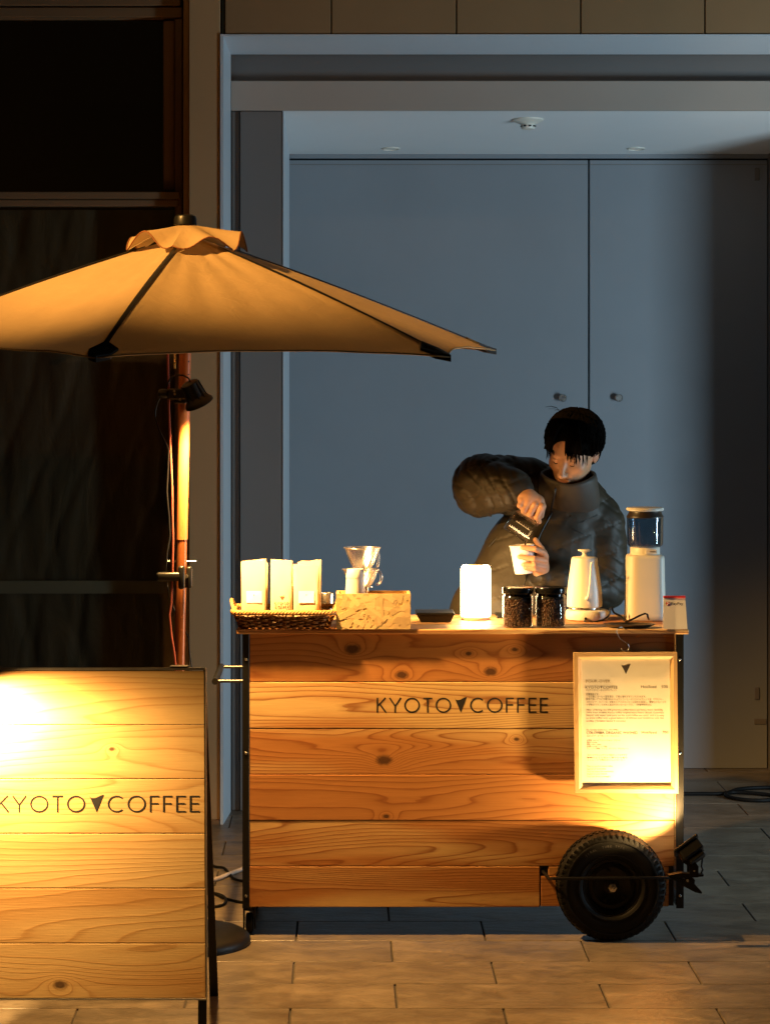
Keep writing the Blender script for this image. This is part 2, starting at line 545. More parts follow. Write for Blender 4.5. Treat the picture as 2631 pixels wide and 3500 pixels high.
part('pane', w, M['window_glass'], win, label='lower pane')
w = MB(); w.box(x0-.1, X(626,YW), YW+1.2, YW+1.25, 0, 4.6); w.box(x0-.1, X(626,YW), YW+.06, YW+1.2, 4.55, 4.6)
w.box(X(626,YW), X(626,YW)+.01, YW+.2, YW+1.2, 0, 4.6); w.box(x0-.12, x0-.1, YW+.06, YW+1.2, 0, 4.6)
part('room_lining', w, M['dark_room'], win)
# wrinkled plastic sheet hung behind the lower pane
ns = MB(); nx_, nz_ = 150, 120
sx0, sx1, sz0, sz1 = -2.2, X(592,YW), .1, zz(712)
rs = np.random.RandomState(5)
folds = [(rs.uniform(-1.3,1.3), rs.uniform(9,40), rs.uniform(0,6.3), rs.uniform(.002,.0055)) for _ in range(9)]
gv = []
for j in range(nz_+1):
    z = sz0+(sz1-sz0)*j/nz_
    for i in range(nx_+1):
        x = sx0+(sx1-sx0)*i/nx_
        u = x + .10*math.sin(z*2.1)*math.exp(-((z-1.3)/.6)**2)
        y = YW+.10 + sum(a*max(-.3, math.sin(k*(u+s_*z*.35)+p))**3 for (s_, k, p, a) in folds)
        y += .006*math.sin(11*z+3*math.sin(4*x)) * (.4+.6*math.sin(7*x)**2)
        gv.append((x, y, z))
ns._add(gv, [(j*(nx_+1)+i, j*(nx_+1)+i+1, (j+1)*(nx_+1)+i+1, (j+1)*(nx_+1)+i) for j in range(nz_) for i in range(nx_)])
tp = NT('plastic_sheet')
tp.b.inputs['Base Color'].default_value = (.15,.12,.078,1); tp.b.inputs['Roughness'].default_value = .40
tp.b.inputs['Specular IOR Level'].default_value = .35
tp.bump(tp.noise(tp.stretch(tp.obj(), (4,4,1.3)), 2.2, 3, .5, 1.0), .5, .02)
part('plastic_sheet', ns, tp.m, win, True)
w = MB(); w.box(sx0, sx1, YW+.075, YW+.08, zz(2034), zz(1990))
part('paper_band', w, plain('dull_band', (.34,.31,.22), .6), win)

# ceiling fixtures
def ceil_z(Y): return (zb0+.002) + (zc1-zb0-.002)*(Y-YI)/(YB+.02-YI)
def on_ceiling(px, py):
    Y = 11.0
    for _ in range(40):
        Y = F*(ceil_z(Y)-HC)/(YH-py)
    return Vector((X(px,Y), Y, ceil_z(Y)))
nrm = Vector((0, (zb0-zc1)/(YB-YI)*-1, -1)).normalized()
c = on_ceiling(1804, 408)
sd = thing('smoke_detector', 'round white smoke detector on the recess ceiling', 'smoke detector', c)
w = MB(); w.lathe([(.065,0),(.064,.006),(.052,.012),(.036,.018),(.032,.022)], c, nrm, 36); part('base', w, M['white_enamel'], sd, 40)
w = MB(); w.lathe([(.030,.018),(.030,.036),(.026,.042),(.012,.044),(0,.044)], c, nrm, 30); part('sensor_cap', w, M['white_enamel'], sd, 40)
w = MB()
for k in range(9):
    a = 2*math.pi*k/9
    p = c + nrm*.029 + Vector((math.cos(a), math.sin(a), 0))*.0295
    w.tube([p-Vector((-math.sin(a), math.cos(a), 0))*.006, p+Vector((-math.sin(a), math.cos(a), 0))*.006], .0035, 6)
part('vent_slot', w, M['groove'], sd)
for px, lab in ((1336, 'flat white downlight left of the smoke detector'), (2172, 'flat white downlight right of the smoke detector')):
    c = on_ceiling(px, 507)
    dl = thing('downlight', lab, 'ceiling light', c, 'downlights in the recess ceiling')
    w = MB(); w.lathe([(.042,0),(.041,.004),(.034,.006),(.033,.002)], c, nrm, 30); part('trim_ring', w, M['white_enamel'], dl, 40)
    w = MB(); w.lathe([(.033,.001),(.02,.003),(0,.0035)], c, nrm, 30); part('diffuser', w, M['paper_white'], dl, True)

# ------------------------------------------------------------------ lettering
def stroke_glyphs():
    """thin geometric capitals: polylines in a unit-height box, plus width"""
    def arc(cx, cz, r, a0, a1, n=28): return [(cx+r*math.cos(R(a0+(a1-a0)*i/n)), cz+r*math.sin(R(a0+(a1-a0)*i/n))) for i in range(n+1)]
    return {
        'K': (.66, [[(.07,0),(.07,1)], [(.60,1),(.10,.46)], [(.22,.58),(.64,0)]]),
        'Y': (.80, [[(.03,1),(.40,.44)], [(.77,1),(.40,.44)], [(.40,.47),(.40,0)]]),
        'O': (1.06, [arc(.53,.5,.46,0,360,44)]),
        'T': (.64, [[(.02,.955),(.62,.955)], [(.32,.95),(.32,0)]]),
        'C': (.92, [arc(.52,.5,.46,47,313,36)]),
        'F': (.56, [[(.07,0),(.07,1)], [(.07,.955),(.54,.955)], [(.07,.52),(.50,.52)]]),
        'E': (.58, [[(.07,0),(.07,1)], [(.07,.955),(.56,.955)], [(.07,.52),(.52,.52)], [(.07,.045),(.56,.045)]]),
    }
GL = stroke_glyphs()

def stroke_text(mb, txt, x0, z0, width, h, P, lw=.085, gap=.17, tri=True):
    """lay txt so that it spans width; P(u, v, lift) gives the surface point"""
    adv = []
    tot = 0
    for ch in txt:
        wd = .86 if ch == '^' else (.4 if ch == ' ' else GL[ch][0])
        adv.append(wd); tot += wd + gap
    tot -= gap
    k = width/tot
    x = x0; lift = 0
    for ch, wd in zip(txt, adv):
        if ch == '^':
            top = [(.03+.80*i/12, 1.0 - .10*math.sin(math.pi*2*(i/12)*.72+.25)*(1 if i else 0) - (.05 if i else 0)) for i in range(13)]
            pts = top + [(.44, .0)]
            pp = [P(x+u*k, z0+v*h, .0002+lift) for u, v in pts]
            qq = [P(x+u*k, z0+v*h, 0) for u, v in pts]
            n = len(pp); b = len(mb.v)
            mb._add(pp+qq, [tuple(range(n))] + [(i, (i+1) % n, n+(i+1) % n, n+i) for i in range(n)])
        elif ch != ' ':
            for pl in GL[ch][1]:
                lift += .000004
                closed = len(pl) > 40
                L, Rr = [], []
                for i, (u, v) in enumerate(pl):
                    a = pl[i-1] if i else (pl[-2] if closed else pl[0]); c = pl[i+1] if i < len(pl)-1 else (pl[1] if closed else pl[-1])
                    tx, tz = (c[0]-a[0])*k, (c[1]-a[1])*h
                    ln = math.hypot(tx, tz) or 1
                    nx, nz = -tz/ln*lw*h/2, tx/ln*lw*h/2
                    L.append((x+u*k+nx, z0+v*h+nz)); Rr.append((x+u*k-nx, z0+v*h-nz))
                for i in range(len(pl)-1):
                    q = [L[i], Rr[i], Rr[i+1], L[i+1]]
                    mb._add([P(a, b, .0002+lift) for a, b in q], [(0, 1, 2, 3)])
        x += (wd+gap)*k
    return mb

def font_text(mb, body, size, x, z, P, align='LEFT', width=None, space=1.0):
    cu = bpy.data.curves.new('t', 'FONT'); cu.body = body; cu.size = size; cu.align_x = align
    cu.resolution_u = 2; cu.space_character = space
    o = bpy.data.objects.new('t', cu); COL.objects.link(o)
    bpy.context.view_layer.update()
    me = bpy.data.meshes.new_from_object(o.evaluated_get(bpy.context.evaluated_depsgraph_get()))
    vv = [v.co.copy() for v in me.vertices]
    if vv:
        sx = 1.0
        if width:
            ext = max(v.x for v in vv)-min(v.x for v in vv)
            sx = width/max(ext, 1e-6)
        mb._add([P(x+v.x*sx, z+v.y, .0) for v in vv], [tuple(p.vertices) for p in me.polygons])
    bpy.data.objects.remove(o); bpy.data.curves.remove(cu); bpy.data.meshes.remove(me)

# ------------------------------------------------------------------ coffee cart
YC = 8.44                                    # face of the planks
ZT = .9825                                   # counter height
YT0, YT1 = 8.418, 8.945                      # counter front and back
xL, xR = X(829, YC), X(2335, YC)
cart = thing('coffee_cart', 'wooden coffee cart with black steel corners and one big black tyre', 'cart', ((xL+xR)/2, YC+.25, 0))
cb = BASE[cart.name]
pz = [Z(p, YC) for p in (2172, 2331, 2490, 2647, 2804, 2961, 3101)]
pz[0] = ZT-.0150
px0, px1 = X(853, YC), X(2303, YC)
def KX(p): return X(p, YC)-cb.x
def KZ(p): return Z(p, YC)
specs = [  # seed, red, knots
    (1.3, 1.0, [(KX(1205),KZ(2219),.019),(KX(1372),KZ(2307),.015),(KX(1676),KZ(2296),.016),(KX(1600),KZ(2234),.008),(KX(1758),KZ(2220),.008)]),
    (4.1, .10, []),
    (7.7, .40, [(KX(1312),KZ(2598),.019),(KX(1765),KZ(2526),.007)]),
    (11.2, .95, [(KX(1320),KZ(2790),.008)]),
    (15.9, .40, []),
    (19.4, .58, []),
]
for i, (sd_, red, kn) in enumerate(specs):
    m = wood('cedar_plank_%d' % i, sd_, red=red, knots=kn, rings=17+(i % 3)*3)
    z1, z0 = pz[i]-.0008, pz[i+1]+.0008
    pr = (.0, .0012, .0004, .0016, .0, .0010)[i]
    if i < 5:
        w = MB(); w.rbox(px0, px1, YC-pr, YC+.018, z0, z1, .0022, 2)
        part('plank', w, m, cart)
    else:
        w = MB(); w.rbox(px0, X(1844, YC), YC-pr, YC+.018, z0, z1, .0022, 2)
        part('plank', w, m, cart)
        w = MB(); w.rbox(X(1848, YC), X(2284, YC), YC-pr, YC+.018, z0+.002, Z(2994, YC), .0022, 2)
        part('plank', w, wood('cedar_offcut', 23.1, red=.7), cart)
        w = MB(); w.rbox(X(1873, YC), X(2284, YC), YC-pr+.001, YC+.018, Z(2992.5, YC), z1, .0022, 2)
        part('plank', w, wood('cedar_offcut', 27.1, red=.55), cart)
w = MB(); w.box(xL+.03, xR-.03, YC+.0185, YC+.0195, pz[6]+.002, ZT-.017); part('added_dark_backing', w, M['black_ink'], cart)  # black sheet added behind the planks so the lit floor stays hidden in gaps
# end grain strip at the right of the planks
w = MB(); w.box(px1+.0015, X(2308,YC), YC+.002, YC+.018, pz[5], pz[0])
part('edge_strip', w, wood('edge_cedar', 31.0, red=.2, rings=40), cart)
# steel angle corners and frame
def angle_post(x0, x1, sgn, nm, front):
    w = MB()
    w.rbox(x0, x1, front, front+.004, Z(3104, YC), ZT-.0165, .0008, 1)
    xs_ = (x0, x0+.004) if sgn < 0 else (x1-.004, x1)
    w.rbox(xs_[0], xs_[1], front+.0045, front+.03, Z(3104, YC), ZT-.0165, .0008, 1)
    return part(nm, w, M['black_iron'], cart)
pl_ = angle_post(xL, X(852,YC), -1, 'corner_post', YC-.004)
pr_ = angle_post(X(2309,YC), xR, 1, 'corner_post', YC-.004)
for po, pxx in ((pl_, 841), (pr_, 2322)):
    for py in (2254, 2574, 3062):
        w = MB(); c = at(pxx, py, YC-.004); w.lathe([(.0045,0),(.0045,.0015),(.003,.0028),(0,.003)], c, (0,-1,0), 10); part('screw', w, M['steel'], po, 40)
for sx in (xL, xR-.024):
    w = MB(); w.rbox(sx, sx+.024, YT1-.05, YT1-.026, Z(3104, YC), ZT-.0165, .0015, 1)
    part('corner_post', w, M['black_iron'], cart)
w = MB()
for yy in (YC+.02, YT1-.05):
    w.box(xL+.031, xR-.031, yy, yy+.02, Z(3099, YC), Z(3099, YC)+.02)
for sx in (xL+.002, xR-.022):
    w.box(sx, sx+.02, YC+.032, YT1-.052, Z(3099, YC)-.001, Z(3099, YC)+.019)
part('base_frame', w, M['black_iron'], cart)
w = MB(); w.box(xL+.006, xL+.014, YC+.03, YT1-.05, .13, ZT-.02); part('end_panel', w, wood('end_cedar', 41.0, axis='z'), cart)
w = MB(); w.box(xR-.014, xR-.006, YC+.03, YT1-.05, .13, ZT-.02); part('end_panel', w, wood('end_cedar', 42.0, axis='z'), cart)
# counter of three boards
bx = [(YT0, 8.585), (8.587, 8.765), (8.767, YT1)]
tops = [(51.0, .12), (55.0, .45), (58.0, .25)]
for (y0, y1), (sd_, red) in zip(bx, tops):
    t_ = wood('counter_board_%d' % int(sd_), sd_, red=red, rings=14, sap=(.66,.44,.22))
    # counter grain runs along x across y: feed y into the ring field
    w = MB(); w.rbox(X(809, YT0), X(2353, YT0), y0, y1, ZT-.0155, ZT, .003, 2)
    part('counter_board', w, t_, cart)
# brand lettering on the second plank
P = lambda u, v, l: (u, YC-.0013-l-.0001, v)
w = MB(); stroke_text(w, 'KYOTO^COFFEE', X(1286,YC), Z(2436,YC), X(1873,YC)-X(1286,YC), Z(2385,YC)-Z(2436,YC), P, lw=.105)
part('brand_lettering', w, M['black_ink'], cart)
# push handle on the left end
w = MB(); zf = Z(2328, 8.46)
y0, y1 = 8.46, 8.88
xh = X(736, 8.46)
for yy in (y0, y1):
    w = MB(); w.tube([(xL-.0005, yy, zf), (xh, yy, zf)], .0052, 12); part('handle_rod', w, plain('dark_steel', (.10,.10,.10), .35, .8), cart, 40)
w = MB(); w.tube([(xh, y0-.012, zf), (xh, y1+.012, zf)], .0105, 14); part('handle_grip', w, M['black_plastic'], cart, 40)
# casters
def caster(px, Y):
    c = Vector((X(px, Y), Y, 0))
    w = MB(); w.rbox(c.x-.022, c.x+.022, Y-.03, Y+.03, .093, .098, .001, 1)
    w.rbox(c.x-.020, c.x-.015, Y-.018, Y+.026, .02, .093, .001, 1); w.rbox(c.x+.015, c.x+.020, Y-.018, Y+.026, .02, .093, .001, 1)
    w.lathe([(.018,.078),(.02,.082),(.02,.093)], c, (0,0,1), 16)
    k = part('caster', w, M['black_iron'], cart, 30)
    w = MB(); w.lathe([(0,-.012),(.026,-.012),(.0325,-.008),(.0325,.008),(.026,.012),(0,.012)], (c.x, Y, .0365), (1,0,0), 24)
    part('caster_wheel', w, M['black_rubber'], k, 40)
caster(853, 8.475); caster(872, 8.86)
# big wheel
YWh = 8.383; wc = Vector((X(2086, YWh), YWh, .1752)); RW = .1745
w = MB()
prof = [(.088,-.034),(.095,-.043),(.11,-.0475),(.135,-.049),(.152,-.046),(.163,-.040),(.1695,-.030),(.1705,-.015),(.1705,.015),(.1695,.030),(.163,.040),(.152,.046),(.135,.049),(.11,.0475),(.095,.043),(.088,.034)]
w.lathe(prof, wc, (0,1,0), 72, closed=True)
# side wall rings
for r_, d_ in ((.103,.0475),(.146,.0492)):
    w.lathe([(r_-.0015,-d_+.001),(r_-.0008,-d_-.0012),(r_+.0008,-d_-.0012),(r_+.0015,-d_+.001)], wc, (0,1,0), 64, closed=True)
ty = part('tyre', w, M['black_rubber'], cart, 40)
w = MB(); nb = 54
for row, (ya, yb, ra, rb, ph) in enumerate(((-.043,-.020,.157,RW,0),(-.017,-.002,.168,RW,.5),(.002,.017,.168,RW,0),(.020,.043,.157,RW,.5))):
    for k in range(nb):
        a0 = 2*math.pi*(k+ph)/nb; a1 = a0+2*math.pi/nb*.62
        def pt(r, a, y): return (wc.x+r*math.cos(a), wc.y+y, wc.z+r*math.sin(a))
        ro = RW if row in (1,2) else RW
        i_ = [ya, yb]
        rr0 = (.1655, RW-.002) if row == 0 else ((RW-.002, .1655) if row == 3 else (RW, RW))
        vsq = [pt(.158, a0, ya), pt(.158, a1, ya), pt(.166, a1, yb), pt(.166, a0, yb),
               pt(rr0[0], a0, ya), pt(rr0[0], a1, ya), pt(rr0[1], a1, yb), pt(rr0[1], a0, yb)]
        w._add(vsq, [(0,3,2,1),(4,5,6,7),(0,1,5,4),(1,2,6,5),(2,3,7,6),(3,0,4,7)])
        if row == 0:   # shoulder lug running down the side wall
            a1b = a0+2*math.pi/nb*.45
            vsq = [pt(.150, a0, -.0465), pt(.150, a1b, -.0465), pt(.1655, a1b, -.0435), pt(.1655, a0, -.0435),
                   pt(.150, a0, -.040), pt(.150, a1b, -.040), pt(.1655, a1b, -.036), pt(.1655, a0, -.036)]
            w._add(vsq, [(0,1,2,3),(7,6,5,4),(0,4,5,1),(1,5,6,2),(2,6,7,3),(3,7,4,0)])
tread = part('tread_blocks', w, M['black_rubber'], ty)
w = MB()
txt = 'JIRAL  TUBE TYPE'
for i, ch in enumerate(txt):
    if ch == ' ': continue
    a = R(128 - i*3.6)
    r_ = .128
    def PT(u, v, l, a=a, r_=r_):
        rr = r_+v; ta = a - u/rr
        return (wc.x+rr*math.cos(ta), wc.y-.0505, wc.z+rr*math.sin(ta))
    font_text(w, ch, .010, -.003, 0, PT)
part('side_wall_lettering', w, plain('worn_rubber_lettering', (.06,.055,.05), .6), ty)
w = MB()
w.lathe([(.0,-.012),(.020,-.012),(.026,-.008),(.040,-.010),(.060,-.020),(.072,-.018),(.078,-.030),(.089,-.034),(.091,-.039),(.088,-.039),(.086,-.036),(.086,.03),(0,.03)], wc, (0,1,0), 48)
rim = part('rim', w, M['black_iron'], cart, 35)
w = MB(); w.lathe([(.014,-.013),(.014,-.020),(.008,-.021),(.008,-.029),(.005,-.030),(0,-.030)], wc+Vector((.004,0,-.006)), (0,1,0), 6)
part('axle_nut', w, M['steel'], rim)
for k in range(5):
    a = 2*math.pi*k/5+.5
    w = MB(); w.lathe([(.006,-.014),(.006,-.022),(0,-.022)], wc+Vector((.05*math.cos(a),0,.05*math.sin(a))), (0,1,0), 6)
    part('stud', w, M['black_iron'], rim)
w = MB(); w.lathe([(.012,0),(.012,YC+.06-YWh)], wc, (0,1,0), 12); part('axle', w, M['black_iron'], cart)
# guard bar across the wheel
w = MB(); yb = 8.322
w.tube([at(1852,2975,YC+.03), at(1856,2980,YC-.012), at(1877,3004,yb+.03), at(1890,3003,yb), at(2120,3001,yb), at(2296,3000,yb), at(2318,2999,yb+.02), at(2322,2998,YC-.006)], .0048, 8)
part('wheel_guard', w, M['black_iron'], cart, 40)

# ------------------------------------------------------------------ framed menu
YM = 8.408
fr = thing('framed_menu', 'wood framed printed coffee menu hanging on the cart front', 'menu board', at(2137, 2712, YM))
fw = wood('light_frame_wood', 61.0, sap=(.58,.40,.20), heart=(.55,.36,.17), dark=(.42,.25,.10), rings=30, contrast=.5)
fwv = wood('light_frame_wood_upright', 63.0, sap=(.58,.40,.20), heart=(.55,.36,.17), dark=(.42,.25,.10), rings=30, axis='z', contrast=.5)
oc = [at(1959.5,2232,YM-.022), at(2312.7,2230,YM-.022), at(2317,2712.5,YM-.022), at(1965,2710.5,YM-.022)]
ic = [at(1985,2254.5,YM-.016), at(2290,2252.5,YM-.016), at(2294,2686,YM-.016), at(1989,2687.5,YM-.016)]
bk = Vector((0,.022,0))
mid = [o_ + (i_-o_)*.55 + Vector((0,-.0005 if False else 0,0)) for o_, i_ in zip(oc, ic)]
for k in range(4):
    a, b = k, (k+1) % 4
    w = MB()
    o1, o2, m1, m2, i1, i2 = oc[a], oc[b], mid[a].copy(), mid[b].copy(), ic[a], ic[b]
    m1.y = m2.y = YM-.022
    w._add([o1, o2, m2, m1, i2, i1, i2+Vector((0,.012,0)), i1+Vector((0,.012,0)), o2+bk, o1+bk],
           [(0,1,2,3)[::-1], (3,2,4,5)[::-1], (5,4,6,7)[::-1], (0,1,8,9), (7,6,8,9)[::-1]])
    part('frame_rail', w, fw if k % 2 == 0 else fwv, fr)
w = MB(); w.quad(*[Vector((p.x, YM-.008, p.z)) for p in (ic[3], ic[2], ic[1], ic[0])])
pm = NT('menu_paper'); v = pm.obj()
pm.l(pm.mix(.35, (.70,.66,.57), pm.ramp(pm.noise(v, 5, 3, .5, .6), [(.35,(.72,)*3),(.65,(1,)*3)]), 'MULTIPLY'), pm.b.inputs['Base Color'])
pm.b.inputs['Roughness'].default_value = .7
pm.bump(pm.noise(v, 7, 2), .5, .006)
pp_ = part('menu_sheet', w, pm.m, fr)
w = MB(); w.box(oc[0].x+.006, oc[1].x-.004, YM-.004, YM+.001, oc[2].z+.006, oc[0].z-.006); part('backing', w, M['black_plastic'], fr)
ca = math.atan2(5.0, 430.0)
def PM(u, v, l, y=YM-.0086):
    """menu coordinates: photo px of the sheet"""
    return (X(u, YM), y, Z(v, YM))
def menu(mb, body, px, py, size, width=None, align='LEFT'):
    s = 1/ (F/YM)
    font_text(mb, body, size*s, 0, 0, lambda u, v, l: (X(px, YM)+u, YM-.0086, Z(py, YM)+v), align, width*s if width else None)
w = MB()
stroke_text(w, '^', X(2119,YM), Z(2303,YM), X(2154,YM)-X(2119,YM), Z(2271,YM)-Z(2303,YM), lambda u, v, l: (u, YM-.0086-l*.1, v))
stroke_text(w, 'KYOTO^COFFEE', X(1999.5,YM), Z(2353,YM), X(2108,YM)-X(1999.5,YM), Z(2344,YM)-Z(2353,YM), lambda u, v, l: (u, YM-.0086-l*.1, v), lw=.13)
for body, px, py, sz, wd in (
    ('Hot/Iced', 2187, 2351, 13, 52), ('500', 2257, 2351, 13, 22),
    ('キョウトコーヒーオリジナルブレンド', 2000, 2361, 7, 105),
    ('定番商品です。', 2000.5, 2375, 7.5, 45),
    ('ご注文後にコーヒー豆を挽き、丁寧に淹れさせていただきます。', 2001, 2383, 7.5, 203),
    ('鮮度の高いアラビカ種100%のキョウトコーヒーオリジナルブレンド豆（ブラジル・', 2001, 2392, 7.5, 263),
    ('コロンビア・ネパール）を軟水とアイスコーヒーは純氷を使用し、酸味は少なくコク', 2001, 2401.5, 7.5, 271),
    ('と甘味のバランスが良く飲みやすいコーヒーです。（所要時間約3分）', 2001.5, 2411, 7.5, 221),
    ('After ordering, we will grind the coffee beans and brew them carefully', 2001.5, 2428, 7.5, 261),
    ('100% fresh Arabika Kyoto coffee original blend beans (Brazil, Colombia,', 2001.5, 2437, 7.5, 264),
    ('Nepal) soft water and pure ice for iced coffee are used, and it is easy', 2001.5, 2446.5, 7.5, 265),
    ('to drink coffee with a good balance of richness and sweetness with less', 2001.5, 2456, 7.5, 265),
    ('acidity. ( It takes about 3 minutes)', 2002, 2466, 7.5, 134),
    ('The Specialty Coffee from COLOMBIA', 2002, 2496, 6.5, 110),
    ('COLOMBIA ORGANIC WASHED', 2002, 2508, 13, 174), ('Hot/Iced', 2189, 2507, 13, 51), ('700', 2260, 2506.5, 13, 21),
    ('コロンビア・オーガニック・ウォッシュ', 2002.5, 2517, 6.5, 110),
    ('生産国 コロンビア/ナリーニョ/ラ・プランタ', 2003, 2532, 6, 114), ('農園名 TOGAR', 2003, 2539, 6, 36), ('標高 1700m-2000m', 2003, 2546, 6, 50),
    ('生産者 TOGAR コーヒー組合', 2003, 2553, 6, 70), ('フレーバー 黒糖、ナッツ、オレンジ、チョコレート', 2003, 2560, 6, 142),
    ('コロンビアらしいボトルで香ばしくてまろやか', 2003.5, 2582, 6.5, 137), ('黒糖のような甘みと華やかな香り', 2003.5, 2591, 6.5, 137), ('ストレートで飲むおいしいコーヒー', 2004, 2599, 6.5, 130),
    ('This is a perfect work coffee', 2004, 2620, 7, 88), ('typical of Colombia', 2004, 2629, 7, 65), ('You can enjoy the sweetness', 2004, 2638, 7, 90),
    ('lingers in your mouth', 2004, 2646, 7, 68), ('You can drink it straight', 2004, 2655, 7, 80)):
    menu(w, body, px, py, sz, wd)
part('menu_lettering', w, plain('printed_ink', (.035,.024,.018), .7), fr)
w = MB(); menu(w, 'POUR-OVER', 1999.5, 2332.5, 13.5, 83)
part('heading_lettering', w, plain('pale_print_ink', (.33,.24,.13), .7), fr, label='pale outlined heading')
# wire hook over the counter edge
w = MB()
hk = [at(2134,2152,8.43), at(2126,2143,8.41), at(2117,2143,8.398), at(2108,2150,8.394), at(2106,2160,8.394), at(2111,2172,8.394), at(2118,2183,8.394), at(2130,2192,8.395), at(2144,2200,8.396), at(2149,2211,8.397), at(2146,2222,8.398), at(2137,2226,8.398), at(2127,2224,8.398), at(2121,2217,8.398)]
w.tube(hk, .0013, 6)
single('wire_hook', w, M['steel'], 'thin bent wire hook over the counter edge above the menu', 'hook', at(2134,2200,8.395), smooth=True)

# ------------------------------------------------------------------ sandwich board
top = at(331, 2292, 7.205); bot = at(331, 3413, 7.115)
ab = thing('a_frame_sign', 'wooden plank sandwich board sign standing in front of the parasol', 'sign', Vector((top.x, 7.2, 0)))
bw = .2975
dn = (bot-top).normalized(); nz = Vector((1,0,0)).cross(dn).normalized()
if nz.y > 0: nz = -nz
Lb = (bot-top).length
def PB(u, v, l=0): return top + Vector((u,0,0)) + dn*v + nz*l
rowsz = [i*Lb/6 for i in range(7)]
def BX(p): return X(p, 7.16)-top.x
bs = [(71.0,.12,[]),(74.3,.10,[(BX(378)+0,None,.006)]),(78.1,.15,[]),(81.7,.12,[]),(85.2,.15,[]),(88.8,.12,[(BX(203),None,.014)])]
for i, (sd_, red, kn) in enumerate(bs):
    kk = []
    for (kx, _, kr) in kn:
        fz = .45 if i == 1 else .75
        c = PB(kx, rowsz[i]+(rowsz[i+1]-rowsz[i])*fz)
        kk.append((c.x-BASE[ab.name].x, c.z, kr))
    m = wood('sign_plank_%d' % i, sd_, sap=(.60,.39,.16), heart=(.50,.27,.09), dark=(.36,.17,.045), red=red, knots=kk, rings=14+i % 3, zs=7.0, contrast=.6)
    v0, v1 = rowsz[i]+.0006, rowsz[i+1]-.0006
    w = MB(); w.rbox(-bw+.004, bw-.004, -.0125, 0, v0, v1, .0018, 2)
    w.v = [tuple(PB(x, z, -y-.0125 if False else (-y)-.0125+.0) - Vector((0,0,0))) for (x, y, z) in w.v]
    # local y in [-.0125,0] -> lift in [0,-.0125]
    part('plank', w, m, ab)
w = MB()
def barB(u0, u1, v0, v1, l0, l1):
    s = len(w.v); w.box(u0, u1, l0, l1, v0, v1)
    w.v[s:] = [tuple(PB(x, z, y)) for (x, y, z) in w.v[s:]]
barB(-bw, bw, -.008, -.0008, -.022, .004)
barB(-bw, -bw+.0032, 0, Lb+.001, -.022, .0035); barB(bw-.0032, bw, 0, Lb+.001, -.022, .0035)
barB(-bw, bw, Lb+.0012, Lb+.004, -.022, .0035)
part('edge_frame', w, M['alu'], ab)
for s in (-1, 1):
    w = MB(); u = s*(bw-.0135)
    a = PB(u, Lb+.0045, -.012); b = Vector((a.x, a.y-.009, 0.004))
    w.prism([a+Vector((-.0115,-.004,0)), a+Vector((.0115,-.004,0)), b+Vector((.0115,-.004,0)), b+Vector((-.0115,-.004,0))], (0,.014,0))
    part('front_leg', w, M['black_iron'], ab)
    a = PB(s*(bw-.006), -.002, -.032); b = Vector((X(731, 7.6) if s > 0 else 2*top.x-X(731,7.6), 7.605, 0.004))
    w = MB(); w.prism([a+Vector((-.003,0,0)), a+Vector((.003,0,0)), b+Vector((.0125,0,0)), b+Vector((-.0125,0,0))], (0,.014,0))
    part('back_leg', w, M['black_iron'], ab)
w = MB(); w.rbox(BX(578), BX(640), 7.19, 7.225, top.z+.0085, top.z+.013, .001, 1); w.xf(Matrix.Translation((top.x,0,0)))
part('hinge', w, M['black_iron'], ab)
w = MB(); stroke_text(w, 'KYOTO^COFFEE', BX(-14), -(Lb*(2780-2292)/(3413-2292)), BX(678)-BX(-14), Lb*57/1121, lambda u, v, l: tuple(PB(u, -v, .0003+l)), lw=.095)
part('brand_lettering', w, M['black_ink'], ab)
# lamp clamped to the top left corner of the board
cl = PB(-bw-.01, .01)
bl = thing('sign_lamp', 'small black lamp clamped to the left corner of the sandwich board', 'lamp', cl)
w = MB(); w.rbox(cl.x-.02, cl.x+.018, cl.y-.02, cl.y+.03, cl.z-.012, cl.z+.012, .003, 1); part('clamp', w, M['black_plastic'], bl)
hd_ = cl + Vector((.035, -.13, .075))
hd_ = cl + Vector((-.030, -.135, .004))
w = MB(); w.tube([cl+Vector((-.005,-.02,.005)), cl+Vector((-.03,-.06,.05)), hd_+Vector((-.01,.005,.03))], .005, 8); part('arm', w, M['black_plastic'], bl, True)
dl_ = Vector((.40,.26,-.88)).normalized()
w = MB(); w.lathe([(.016,-.03),(.024,-.02),(.038,.03),(.040,.032),(.037,.032),(.022,-.012),(0,-.014)], hd_, dl_, 24); part('shade', w, M['black_plastic'], bl, 40)
w = MB(); w.lathe([(0,.010),(.014,.006),(.018,-.004),(.010,-.012)], hd_, dl_, 16); part('bulb', w, emitter('sign_lamp_bulb', (1,.75,.42), 18), bl, True)
light('sign_lamp_light', 'SPOT', hd_+dl_*.036, 140.0, (1.0,.60,.22), hd_+dl_, size=.02, angle=150, blend=.8, parent=bl)

